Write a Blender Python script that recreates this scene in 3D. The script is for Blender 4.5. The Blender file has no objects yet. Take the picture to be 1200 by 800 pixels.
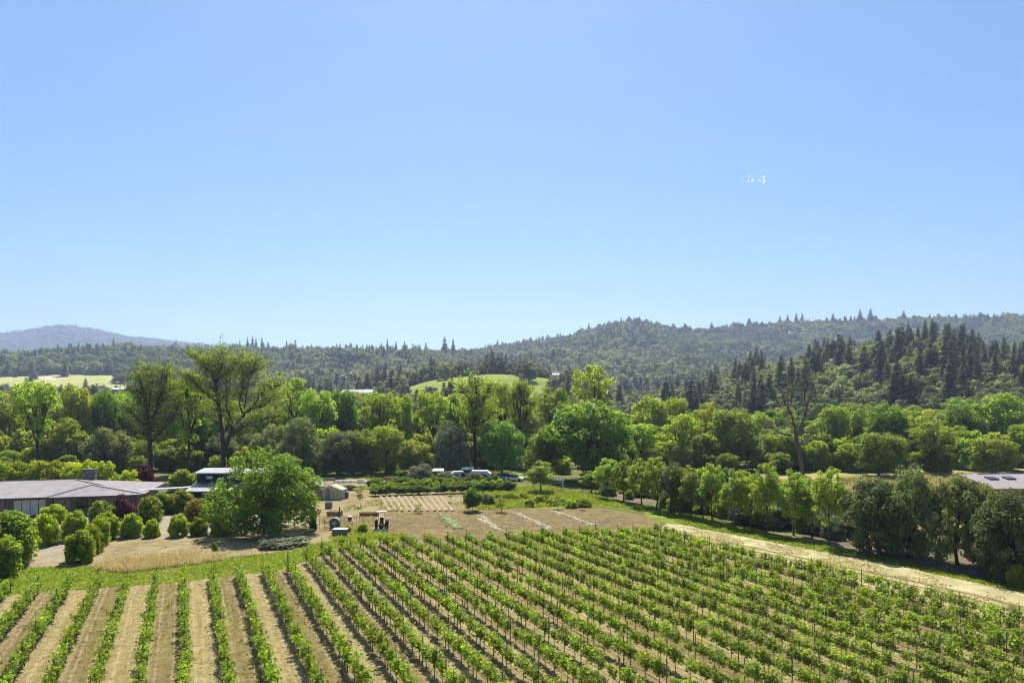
import bpy, math, random
import numpy as np

# ------------------------------------------------------------------ scene, camera, world, sun
S = bpy.context.scene
C = S.collection
R = math.radians
CAM_H, F, HOR = 17.6, 800.0, 470.0          # drone height, focal length in photo pixels, horizon row

S.view_settings.view_transform = 'Standard'
S.view_settings.look = 'None'
S.view_settings.gamma = 1.0
S.view_settings.exposure = 0.85
S.render.engine = 'CYCLES'
S.cycles.max_bounces = 10
S.cycles.diffuse_bounces = 6
S.cycles.transmission_bounces = 6
S.cycles.glossy_bounces = 2
S.cycles.transparent_max_bounces = 6
S.cycles.volume_bounces = 0
S.cycles.use_denoising = True
S.cycles.use_light_tree = False
S.cycles.filter_width = 1.1
S.cycles.denoising_prefilter = 'ACCURATE'

cd = bpy.data.cameras.new('camera')
cam = bpy.data.objects.new('camera', cd)
C.objects.link(cam)
cam.location = (0, 0, CAM_H)
cam.rotation_euler = (R(90), 0, 0)
cd.sensor_width = 36.0
cd.lens = 36.0 * F / 1200.0
cd.shift_y = (HOR - 400.0) / 1200.0
cd.clip_start = 0.5
cd.clip_end = 20000.0
S.camera = cam

SUN_EL, SUN_AZ = R(56), R(-3)               # azimuth measured from +Y towards +X
w = bpy.data.worlds.new('World')
S.world = w
w.use_nodes = True
nt = w.node_tree
bg = nt.nodes['Background']
sky = nt.nodes.new('ShaderNodeTexSky')
sky.sky_type = 'NISHITA'
sky.sun_disc = False
sky.sun_elevation = SUN_EL
sky.sun_rotation = SUN_AZ
sky.air_density = 0.8
sky.dust_density = 0.35
sky.ozone_density = 2.4
hsv = nt.nodes.new('ShaderNodeHueSaturation')
hsv.inputs['Saturation'].default_value = 1.36
hsv.inputs['Hue'].default_value = 0.5
gam = nt.nodes.new('ShaderNodeGamma')
gam.inputs['Gamma'].default_value = 0.84
nt.links.new(sky.outputs[0], gam.inputs['Color'])
nt.links.new(gam.outputs[0], hsv.inputs['Color'])
nt.links.new(hsv.outputs[0], bg.inputs[0])
bg.inputs[1].default_value = 0.11

sl = bpy.data.lights.new('sun', 'SUN')
sl.energy = 5.0
sl.angle = R(0.5)
sl.color = (1.0, 0.95, 0.87)
so = bpy.data.objects.new('sun', sl)
C.objects.link(so)
so.rotation_euler = (-(R(90) - SUN_EL), 0, -SUN_AZ)   # light arrives from +Y side, high
so.location = (0, 300, 400)

# ------------------------------------------------------------------ pixel <-> place
def P(px, py, h=0.0):
    """ground position (at height h) seen at photo pixel px,py on the flat valley floor"""
    Y = F * (CAM_H - h) / (py - HOR)
    return ((px - 600.0) * Y / F, Y)
def XY(px, Y):
    return ((px - 600.0) * Y / F, Y)
def ZAT(py, Y):
    return CAM_H + (HOR - py) * Y / F

rnd = random.Random(7)
nrs = np.random.RandomState(11)

# ------------------------------------------------------------------ noise
_perm = np.random.RandomState(3).rand(64, 64)
def vnoise(x, y):
    x = np.asarray(x, float); y = np.asarray(y, float)
    xi = np.floor(x).astype(int); yi = np.floor(y).astype(int)
    fx = x - xi; fy = y - yi
    fx = fx * fx * (3 - 2 * fx); fy = fy * fy * (3 - 2 * fy)
    g = lambda a, b: _perm[a % 64, b % 64]
    return (g(xi, yi) * (1 - fx) + g(xi + 1, yi) * fx) * (1 - fy) + (g(xi, yi + 1) * (1 - fx) + g(xi + 1, yi + 1) * fx) * fy
def fbm(x, y, o=4):
    s = 0; a = .5; t = 0
    for k in range(o):
        s = s + a * vnoise(x * 2 ** k + 17 * k, y * 2 ** k + 5 * k); t += a; a *= .5
    return s / t

# ------------------------------------------------------------------ mesh helpers
def quad_mesh(name, V, Q, tint=None, mats=None, mi=None):
    V = np.asarray(V, dtype=np.float32); Q = np.asarray(Q, dtype=np.int32)
    me = bpy.data.meshes.new(name)
    me.vertices.add(len(V)); me.vertices.foreach_set('co', V.ravel())
    me.loops.add(len(Q) * 4); me.loops.foreach_set('vertex_index', Q.ravel())
    me.polygons.add(len(Q))
    me.polygons.foreach_set('loop_start', np.arange(0, len(Q) * 4, 4, dtype=np.int32))
    me.polygons.foreach_set('loop_total', np.full(len(Q), 4, dtype=np.int32))
    if mi is not None: me.polygons.foreach_set('material_index', np.asarray(mi, dtype=np.int32))
    if tint is not None:
        a = me.attributes.new('tint', 'FLOAT', 'FACE')
        a.data.foreach_set('value', np.asarray(tint, dtype=np.float32))
    for m in (mats or []): me.materials.append(m)
    me.update(calc_edges=True)
    return me

def rhombi(Cn, N, su, sv, rs, jitter=0.0):
    """leaf shaped quads: centres, normals, half-lengths"""
    n = len(Cn)
    N = N / (np.linalg.norm(N, axis=1, keepdims=True) + 1e-9)
    A = rs.normal(size=(n, 3))
    U = np.cross(N, A); U /= (np.linalg.norm(U, axis=1, keepdims=True) + 1e-9)
    W = np.cross(N, U)
    su = np.asarray(su).reshape(-1, 1) * np.ones((n, 1)); sv = np.asarray(sv).reshape(-1, 1) * np.ones((n, 1))
    b = N * su * 0.25
    V = np.stack([Cn + U * su - b, Cn + W * sv, Cn - U * su - b, Cn - W * sv], axis=1).reshape(-1, 3)
    Q = np.arange(4 * n).reshape(-1, 4)
    return V, Q

class MB:
    """collects boxes, bars, tubes, prisms (any polygons)"""
    def __init__(s): s.v = []; s.f = []
    def poly(s, pts):
        b = len(s.v); s.v += [tuple(p) for p in pts]; s.f.append(tuple(range(b, b + len(pts)))); return s
    def box(s, x0, x1, y0, y1, z0, z1):
        b = len(s.v)
        s.v += [(x0,y0,z0),(x1,y0,z0),(x1,y1,z0),(x0,y1,z0),(x0,y0,z1),(x1,y0,z1),(x1,y1,z1),(x0,y1,z1)]
        for q in ((0,3,2,1),(4,5,6,7),(0,1,5,4),(1,2,6,5),(2,3,7,6),(3,0,4,7)): s.f.append(tuple(b + i for i in q))
        return s
    def hexa(s, bot, top):
        """prism between two equal-length loops"""
        b = len(s.v); n = len(bot); s.v += [tuple(p) for p in bot] + [tuple(p) for p in top]
        s.f.append(tuple(b + i for i in reversed(range(n)))); s.f.append(tuple(b + n + i for i in range(n)))
        for i in range(n):
            j = (i + 1) % n; s.f.append((b + i, b + j, b + n + j, b + n + i))
        return s
    def slab(s, pts, t):
        """sloped sheet of thickness t, straight down"""
        return s.hexa([(p[0], p[1], p[2] - t) for p in pts], pts)
    def tube(s, pts, rad, n=6, cap=True):
        pts = [np.array(p, float) for p in pts]
        if not hasattr(rad, '__len__'): rad = [rad] * len(pts)
        b = len(s.v)
        for i, p in enumerate(pts):
            d = pts[min(i + 1, len(pts) - 1)] - pts[max(i - 1, 0)]
            d = d / (np.linalg.norm(d) + 1e-9)
            a = np.array((0, 0, 1.)) if abs(d[2]) < .9 else np.array((1., 0, 0))
            u = np.cross(d, a); u /= np.linalg.norm(u); v = np.cross(d, u)
            for k in range(n):
                t = 2 * math.pi * k / n
                s.v.append(tuple(p + rad[i] * (math.cos(t) * u + math.sin(t) * v)))
        for i in range(len(pts) - 1):
            for k in range(n):
                k2 = (k + 1) % n
                s.f.append((b + i * n + k, b + i * n + k2, b + (i + 1) * n + k2, b + (i + 1) * n + k))
        if cap:
            s.f.append(tuple(b + k for k in reversed(range(n)))); s.f.append(tuple(b + (len(pts) - 1) * n + k for k in range(n)))
        return s
    def mesh(s, name, mat=None, smooth=False):
        me = bpy.data.meshes.new(name); me.from_pydata(s.v, [], s.f)
        if mat: me.materials.append(mat)
        if smooth:
            for p in me.polygons: p.use_smooth = True
        me.update(); return me

def link(name, data, parent=None, loc=None, rz=0.0, sc=None):
    o = bpy.data.objects.new(name, data); C.objects.link(o)
    if parent: o.parent = parent
    if loc is not None: o.location = loc
    if rz: o.rotation_euler = (0, 0, rz)
    if sc is not None: o.scale = sc
    return o
def tag(o, label=None, cat=None, group=None, kind=None):
    if label: o['label'] = label
    if cat: o['category'] = cat
    if group: o['group'] = group
    if kind: o['kind'] = kind
    return o
def thing(name, label, cat, loc=(0,0,0), rz=0.0, group=None, sc=None):
    return tag(link(name, None, loc=loc, rz=rz, sc=sc), label, cat, group)

# ------------------------------------------------------------------ materials
def mat_new(name):
    m = bpy.data.materials.new(name); m.use_nodes = True
    return m, m.node_tree, m.node_tree.nodes['Principled BSDF']
def nd(nt, t, **k):
    n = nt.nodes.new(t)
    for a, b in k.items(): setattr(n, a, b)
    return n
def noise(nt, vec, scale, detail=4, rough=.6):
    n = nd(nt, 'ShaderNodeTexNoise'); n.inputs['Scale'].default_value = scale
    n.inputs['Detail'].default_value = detail; n.inputs['Roughness'].default_value = rough
    nt.links.new(vec, n.inputs['Vector']); return n.outputs[0]
def ramp(nt, fac, stops):
    r = nd(nt, 'ShaderNodeValToRGB'); nt.links.new(fac, r.inputs[0])
    e = r.color_ramp.elements
    while len(e) < len(stops): e.new(.5)
    for i, (p, c) in enumerate(stops):
        e[i].position = p; e[i].color = (*c, 1) if hasattr(c, '__len__') else (c, c, c, 1)
    return r.outputs[0]
def mix(nt, fac, a, b, mode='MIX'):
    m = nd(nt, 'ShaderNodeMix', data_type='RGBA', blend_type=mode)
    if hasattr(fac, 'links'): nt.links.new(fac, m.inputs[0])
    else: m.inputs[0].default_value = fac
    for s, i in ((a, 6), (b, 7)):
        if hasattr(s, 'links'): nt.links.new(s, m.inputs[i])
        else: m.inputs[i].default_value = (*s, 1)
    return m.outputs[2]
def math_(nt, op, a, b=None):
    m = nd(nt, 'ShaderNodeMath', operation=op)
    for s, i in ((a, 0), (b, 1)):
        if s is None: continue
        if hasattr(s, 'links'): nt.links.new(s, m.inputs[i])
        else: m.inputs[i].default_value = s
    return m.outputs[0]
def objco(nt):
    return nd(nt, 'ShaderNodeTexCoord').outputs['Object']
def bump(nt, bs, h, dist, strength=1.0):
    b = nd(nt, 'ShaderNodeBump'); b.inputs['Distance'].default_value = dist; b.inputs['Strength'].default_value = strength
    nt.links.new(h, b.inputs['Height']); nt.links.new(b.outputs[0], bs.inputs['Normal'])

def simple(name, col, rough=.7, metal=0.0, var=.25, scale=2.0, spec=.3):
    m, nt, bs = mat_new(name)
    n = noise(nt, objco(nt), scale, 5)
    c = ramp(nt, n, [(.3, tuple(x * (1 - var) for x in col)), (.7, tuple(min(1, x * (1 + var)) for x in col))])
    nt.links.new(c, bs.inputs['Base Color'])
    bs.inputs['Roughness'].default_value = rough; bs.inputs['Metallic'].default_value = metal
    bs.inputs['Specular IOR Level'].default_value = spec
    return m

def leaf_mat(name, c1, c2, trans=.45, tcol=None, rough=.62, hue=.025, stand=None):
    m, nt, bs = mat_new(name)
    at = nd(nt, 'ShaderNodeAttribute', attribute_name='tint')
    oi = nd(nt, 'ShaderNodeObjectInfo')
    f = math_(nt, 'ADD', math_(nt, 'MULTIPLY', at.outputs['Fac'], .75), math_(nt, 'MULTIPLY', oi.outputs['Random'], .35))
    c = mix(nt, f, c1, c2)
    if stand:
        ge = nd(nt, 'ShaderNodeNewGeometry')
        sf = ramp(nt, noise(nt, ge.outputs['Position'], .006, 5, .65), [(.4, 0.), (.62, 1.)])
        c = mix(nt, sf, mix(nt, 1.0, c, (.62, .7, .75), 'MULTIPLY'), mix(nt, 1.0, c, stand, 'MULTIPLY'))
    hs = nd(nt, 'ShaderNodeHueSaturation')
    nt.links.new(c, hs.inputs['Color'])
    nt.links.new(math_(nt, 'ADD', math_(nt, 'MULTIPLY', oi.outputs['Random'], 1.8 * hue), .5 - 1.4 * hue), hs.inputs['Hue'])
    wn = nd(nt, 'ShaderNodeTexWhiteNoise', noise_dimensions='1D'); nt.links.new(oi.outputs['Random'], wn.inputs['W'])
    nt.links.new(math_(nt, 'ADD', math_(nt, 'MULTIPLY', wn.outputs[0], .6), .72), hs.inputs['Value'])
    nt.links.new(hs.outputs[0], bs.inputs['Base Color'])
    bs.inputs['Roughness'].default_value = rough
    bs.inputs['Specular IOR Level'].default_value = .22
    tr = nd(nt, 'ShaderNodeBsdfTranslucent')
    tc = mix(nt, 1.0, hs.outputs[0], tcol or (2.0, 1.9, .6), 'MULTIPLY')
    nt.links.new(tc, tr.inputs['Color'])
    ms = nd(nt, 'ShaderNodeMixShader'); ms.inputs[0].default_value = trans
    nt.links.new(bs.outputs[0], ms.inputs[1]); nt.links.new(tr.outputs[0], ms.inputs[2])
    nt.links.new(ms.outputs[0], nt.nodes['Material Output'].inputs['Surface'])
    return m

def ground_mat(name, cols, scale=.35, fine=3.0, bd=.12, patch=None, pscale=.08, pthr=(.5, .62)):
    """cols: three colours dark/mid/light; patch: colour of weedy patches"""
    m, nt, bs = mat_new(name)
    co = objco(nt)
    a = noise(nt, co, scale, 8, .65); b = noise(nt, co, fine, 6, .75)
    f = math_(nt, 'ADD', math_(nt, 'MULTIPLY', a, .55), math_(nt, 'MULTIPLY', b, .45))
    c = ramp(nt, f, [(.36, cols[0]), (.5, cols[1]), (.64, cols[2])])
    if patch:
        pf = ramp(nt, math_(nt, 'ADD', math_(nt, 'MULTIPLY', noise(nt, co, pscale, 6, .7), .7), math_(nt, 'MULTIPLY', b, .3)), [(pthr[0], 0.), (pthr[1], 1.)])
        c = mix(nt, pf, c, patch)
    nt.links.new(c, bs.inputs['Base Color'])
    bs.inputs['Roughness'].default_value = .95; bs.inputs['Specular IOR Level'].default_value = .1
    bump(nt, bs, b, bd)
    return m

BARK = simple('bark_grey', (.11, .085, .065), .9, var=.4, scale=1.5)
BARK_D = simple('bark_dark', (.055, .042, .034), .9, var=.4, scale=1.5)
BARK_L = simple('bark_pale', (.2, .17, .13), .9, var=.35, scale=3)
L_MAPLE = leaf_mat('leaf_maple', (0.08, 0.165, 0.028), (0.150, 0.24, 0.038), .55)
L_COTTON = leaf_mat('leaf_cottonwood', (0.15, 0.21, 0.038), (0.24, 0.31, 0.051), .68, hue=.01, tcol=(1.9, 2.0, .55))
L_BRIGHT = leaf_mat('leaf_bright', (0.145, 0.22, 0.033), (0.225, 0.295, 0.045), .56)
L_WILLOW = leaf_mat('leaf_willow', (0.140, 0.182, 0.068), (0.216, 0.252, 0.095), .45, tcol=(1.3, 1.3, .7))
L_OAK = leaf_mat('leaf_oak', (0.125, 0.165, 0.062), (0.22, 0.26, 0.1), .45, tcol=(1.2, 1.2, .6))
L_POPLAR = leaf_mat('leaf_poplar', (0.140, 0.223, 0.046), (0.238, 0.315, 0.061), .5)
L_OLIVE = leaf_mat('leaf_olive', (.13, .16, .08), (.24, .27, .14), .3, tcol=(1.1, 1.1, .7))
L_BOX = leaf_mat('leaf_shrub', (.12, .2, .012), (.32, .4, .02), .5, hue=.01)
L_YELLOW = leaf_mat('leaf_yellow_green', (.2, .27, .015), (.34, .4, .025), .5, hue=.01)
L_PLUM = leaf_mat('leaf_plum', (.045, .012, .02), (.12, .03, .045), .35, tcol=(1.6, .8, .8), hue=.01)
L_RUST = leaf_mat('leaf_rusty', (.12, .18, .02), (.27, .22, .035), .45)
L_FIR = leaf_mat('leaf_fir', (0.09, 0.125, 0.052), (0.145, 0.185, 0.072), .38, tcol=(1.2, 1.2, .6))
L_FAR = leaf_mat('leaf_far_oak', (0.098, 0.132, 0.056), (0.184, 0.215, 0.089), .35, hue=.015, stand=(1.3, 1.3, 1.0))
L_VINE = leaf_mat('leaf_vine', (.095, .165, .02), (.26, .35, .05), .5, hue=.012)
L_GRASS = leaf_mat('blade_green', (.13, .19, .018), (.24, .3, .035), .45, hue=.01)
L_STRAW = leaf_mat('blade_straw', (.36, .29, .12), (.62, .53, .28), .4, tcol=(1.2, 1.15, .9), hue=.008)
L_MEADOW = leaf_mat('blade_meadow', (.12, .17, .03), (.25, .29, .075), .45, hue=.01)

# ------------------------------------------------------------------ terrain
PXA = np.array([-900, 0, 130, 250, 400, 500, 590, 660, 740, 820, 900, 960, 1060, 1100, 1200, 2100], float)
LAY = [
 (225,  [0]*16),
 (330,  [1,1,1,1,1,1.5,2,1.5,1,2,3,4,6,6,5,4]),
 (440,  [3,3,3,3,3,10,13,6,2,9,23,25,32,30,28,24]),
 (580,  [6,6,6,6,10,36,41,34,6,17,41,45,61,58,47,42]),
 (760,  [20,18,18,14,18,28,30,24,12,14,30,32,42,40,34,34]),
 (1000, [56,52,52,40,42,46,49,47,40,45,52,55,60,60,60,60]),
 (1400, [100,98,117,112,110,109,98,104,96,100,90,88,100,100,100,100]),
 (1700, [70,72,92,95,96,104,130,152,190,160,150,150,160,170,180,190]),
 (2000, [60,60,62,84,94,132,168,198,242,214,232,240,252,246,258,268]),
 (2600, [110,110,110,80,80,90,110,120,120,120,120,120,120,120,130,130]),
 (3800, [250,230,260,240,210,160,150,150,150,150,150,150,150,150,150,150]),
 (5000, [470,499,500,424,390,340,300,260,240,240,240,240,240,240,240,240]),
 (6200, [300]*16),
]
LY = np.array([l[0] for l in LAY], float)
LZ = np.array([l[1] for l in LAY], float)
MPX = np.array([0, 30, 70, 110, 150, 200, 250], float); MY = np.array([393, 387, 383, 387, 395, 401, 406], float)
LZf = np.zeros((len(LY), 3001))
_pp = np.arange(-900, 2101, 1.0)
for i in range(len(LY)):
    row = np.interp(_pp, PXA, LZ[i])
    if LY[i] == 5000:
        mm = (_pp >= 0) & (_pp <= 250)
        row[mm] = CAM_H + (HOR - np.interp(_pp[mm], MPX, MY)) * 5000 / F
    k = 41
    row = np.convolve(np.pad(row, k, mode='edge'), np.hanning(2 * k + 1) / np.hanning(2 * k + 1).sum(), mode='valid') if LY[i] != 5000 else row
    LZf[i] = row[:3001]
def terrain(x, y):
    x = np.asarray(x, float); y = np.asarray(y, float)
    px = np.clip(600 + F * x / np.maximum(y, 1), -900, 2100)
    ix = np.clip((px + 900).astype(int), 0, 3000)
    yy = np.clip(y, LY[0], LY[-1] - 1)
    j = np.clip(np.searchsorted(LY, yy, side='right') - 1, 0, len(LY) - 2)
    t = (yy - LY[j]) / (LY[j + 1] - LY[j])
    t = t * .5 + .5 * (t * t * (3 - 2 * t))
    z = LZf[j, ix] * (1 - t) + LZf[j + 1, ix] * t
    amp = np.clip((yy - 260) / 900, 0, 1) * 14 + np.clip((yy - 2500) / 2500, 0, 1) * 20
    z = z + amp * (fbm(x / 160, y / 160, 4) - .5) * 1.2
    return np.where(y < 232, 0.0, np.maximum(z, .06))
def meadow_kind(px, y):
    """open, treeless parts of the hills: 0 forest, 1 straw, 2 green vineyard"""
    px = np.asarray(px, float); y = np.asarray(y, float)
    k = np.zeros(np.broadcast(px, y).shape)
    wob = 14 * (fbm(px / 25, y / 40, 3) - .5)
    k = np.where((px < 150 + wob) & (px > -300) & (y > 790) & (y < 1085 + wob * 2), 1, k)
    k = np.where((px > 472 + wob) & (px < 652 + wob) & (y > 455) & (y < 592 + wob * .4), 2, k)
    k = np.where((px > 415) & (px < 480) & (y > 400) & (y < 450), 2, k)
    k = np.where((px > 905 + wob) & (px < 945 + wob) & (y > 585) & (y < 655), 2, k)
    k = np.where((px > 822) & (px < 850) & (y > 1230) & (y < 1300), 1, k)
    k = np.where((px > 742) & (px < 775) & (y > 1000) & (y < 1110), 2, k)
    k = np.where((fbm(px / 30, y / 90, 3) > .64) & (y > 1500) & (y < 2300) & (px > 560), 3, k)
    return k

def build_terrain():
    ys = np.concatenate([[228, 231], np.geomspace(234, 6150, 230)])
    pxs = np.concatenate([np.linspace(-900, -30, 60), np.linspace(-20, 1220, 280), np.linspace(1235, 2100, 60)])
    PX, YY = np.meshgrid(pxs, ys)
    X = (PX - 600) * YY / F
    Z = terrain(X, YY)
    Z[0, :] = -.5; Z[1, :] = -.1
    V = np.stack([X, YY, Z], -1).reshape(-1, 3)
    ny, nx = PX.shape
    i = np.arange(ny * nx).reshape(ny, nx)
    Q = np.stack([i[:-1, :-1], i[:-1, 1:], i[1:, 1:], i[1:, :-1]], -1).reshape(-1, 4)
    me = quad_mesh('hills', V, Q)
    mk = meadow_kind(PX, YY).ravel()
    col = np.zeros((len(V), 4), np.float32); col[:, 3] = 1
    base = np.array([(.075, .09, .03), (.37, .365, .125), (.23, .285, .06), (.2, .22, .08)])
    col[:, :3] = base[mk.astype(int)]
    # the bare dirt pad and track in the straw meadow, and the bare top of the vineyard knoll
    px, yy = PX.ravel(), YY.ravel()
    d = (((px - 62) / 16) ** 2 + ((yy - 1040) / 38) ** 2 < 1) | (np.abs(px - 48 - (yy - 900) * .06) < 3) & (yy > 820) & (yy < 1040)
    col[d, :3] = (.52, .43, .33)
    d = (((px - 556) / 12) ** 2 + ((yy - 560) / 16) ** 2 < 1)
    col[d, :3] = (.42, .33, .22)
    a = me.color_attributes.new('cover', 'FLOAT_COLOR', 'POINT'); a.data.foreach_set('color', col.ravel())
    m, nt, bs = mat_new('hill_ground')
    at = nd(nt, 'ShaderNodeAttribute', attribute_name='cover')
    co = objco(nt)
    n = noise(nt, co, .05, 8, .7)
    wv = nd(nt, 'ShaderNodeTexWave'); wv.inputs['Scale'].default_value = .12; wv.inputs['Distortion'].default_value = .6
    mp = nd(nt, 'ShaderNodeMapping'); mp.inputs['Rotation'].default_value = (0, 0, R(60)); nt.links.new(co, mp.inputs[0]); nt.links.new(mp.outputs[0], wv.inputs[0])
    v = math_(nt, 'ADD', math_(nt, 'MULTIPLY', n, 1.1), math_(nt, 'ADD', math_(nt, 'MULTIPLY', wv.outputs['Fac'], .3), .3))
    c = nd(nt, 'ShaderNodeVectorMath', operation='SCALE'); nt.links.new(at.outputs['Color'], c.inputs[0]); nt.links.new(v, c.inputs['Scale'])
    nt.links.new(c.outputs[0], bs.inputs['Base Color']); bs.inputs['Roughness'].default_value = 1
    bs.inputs['Specular IOR Level'].default_value = 0
    me.materials.append(m)
    for p in me.polygons: p.use_smooth = True
    tag(link('hills', me), kind='structure')
build_terrain()

# ------------------------------------------------------------------ flat valley floor in sheets
def smooth_poly(pts, step=1.6, amp=.45, seed=0):
    out = []
    n = len(pts)
    for i in range(n):
        a, b = np.array(pts[i]), np.array(pts[(i + 1) % n])
        L = np.linalg.norm(b - a); k = max(1, min(400, int(L / step)))
        d = (b - a) / (L + 1e-9); nn = np.array((-d[1], d[0]))
        for j in range(k):
            p = a + (b - a) * j / k
            off = (vnoise(p[0] * .5 + seed, p[1] * .5) - .5) * 2 * amp + (vnoise(p[0] * 1.7, p[1] * 1.7 + seed) - .5) * amp
            out.append(tuple(p + nn * off))
    return out
def sheet(name, pts, level, mat, amp=.45, step=1.6, extra=None):
    pp = smooth_poly(pts, step, amp, seed=level)
    from mathutils.geometry import tessellate_polygon
    from mathutils import Vector
    z = .004 * level
    tr = tessellate_polygon([[Vector((p[0], p[1], 0)) for p in pp]])
    me = bpy.data.meshes.new(name); me.from_pydata([(p[0], p[1], z) for p in pp], [], [tuple(t) for t in tr])
    me.materials.append(mat); me.update()
    # keep every face looking up
    import bmesh
    bm = bmesh.new(); bm.from_mesh(me); bmesh.ops.recalc_face_normals(bm, faces=bm.faces)
    if bm.faces and bm.faces[0].normal.z < 0: bmesh.ops.reverse_faces(bm, faces=bm.faces)
    bm.to_mesh(me); bm.free()
    return tag(link(name, me), kind='structure')

G_BASE = ground_mat('ground_grass', [(0.065, 0.083, 0.020), (0.112, 0.124, 0.032), (0.224, 0.199, 0.080)], .12, 2.5, .1, patch=(0.275, 0.216, 0.128), pscale=.03, pthr=(.52, .6))
G_GREEN = ground_mat('lawn_green', [(.08, .125, .012), (.15, .21, .018), (.25, .28, .05)], .3, 3.5, .12, patch=(0.232, 0.232, 0.064), pscale=.12, pthr=(.54, .64))
G_MEADOW = ground_mat('meadow_green', [(0.077, 0.141, 0.016), (0.155, 0.216, 0.028), (0.232, 0.266, 0.056)], .3, 3, .15)
G_YMEADOW = ground_mat('meadow_yellow', [(0.172, 0.166, 0.040), (0.292, 0.257, 0.080), (0.413, 0.349, 0.160)], .2, 2.5, .15, patch=(0.310, 0.224, 0.152), pscale=.09, pthr=(.55, .62))
G_DIRT = ground_mat('yard_dirt', [(0.172, 0.133, 0.066), (0.267, 0.213, 0.114), (0.361, 0.295, 0.166)], .25, 4, .06, patch=(0.258, 0.216, 0.104), pscale=.1, pthr=(.58, .7))
G_GRAVEL = ground_mat('yard_gravel', [(0.189, 0.158, 0.112), (0.275, 0.232, 0.164), (0.361, 0.307, 0.228)], .3, 5, .04)
G_FARM = ground_mat('farm_dirt', [(0.160, 0.120, 0.054), (0.255, 0.198, 0.095), (0.350, 0.286, 0.149)], .2, 3, .08, patch=(0.189, 0.207, 0.048), pscale=.1, pthr=(.56, .66))
G_TILL = ground_mat('tilled_soil', [(0.117, 0.082, 0.034), (0.189, 0.139, 0.059), (0.265, 0.205, 0.095)], .5, 6, .1, patch=(0.189, 0.166, 0.072), pscale=.06, pthr=(.6, .72))
G_STRAWTRACK = ground_mat('mown_track', [(0.220, 0.194, 0.088), (0.400, 0.352, 0.176), (0.550, 0.495, 0.277)], .3, 4, .1, patch=(0.189, 0.199, 0.048), pscale=.1, pthr=(.52, .66))
G_PATH = ground_mat('pale_path', [(0.258, 0.224, 0.160), (0.344, 0.299, 0.216), (0.430, 0.382, 0.288)], .3, 4, .03)
G_SHADEDIRT = ground_mat('shade_tinted_dirt', [(0.103, 0.075, 0.048), (0.172, 0.133, 0.088), (0.258, 0.207, 0.136)], .4, 4, .1, patch=(0.103, 0.124, 0.032), pscale=.2, pthr=(.5, .6))  # dirt under the tree row, its shade darkened into the colour

# base sheet reaching the horizon all round (the hills rise over it)
bm_ = MB()
g = 7000.0
bm_.poly([(-g, -g, 0), (g, -g, 0), (g, g, 0), (-g, g, 0)])
tag(link('ground', bm_.mesh('ground', G_BASE)), kind='structure')

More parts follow.
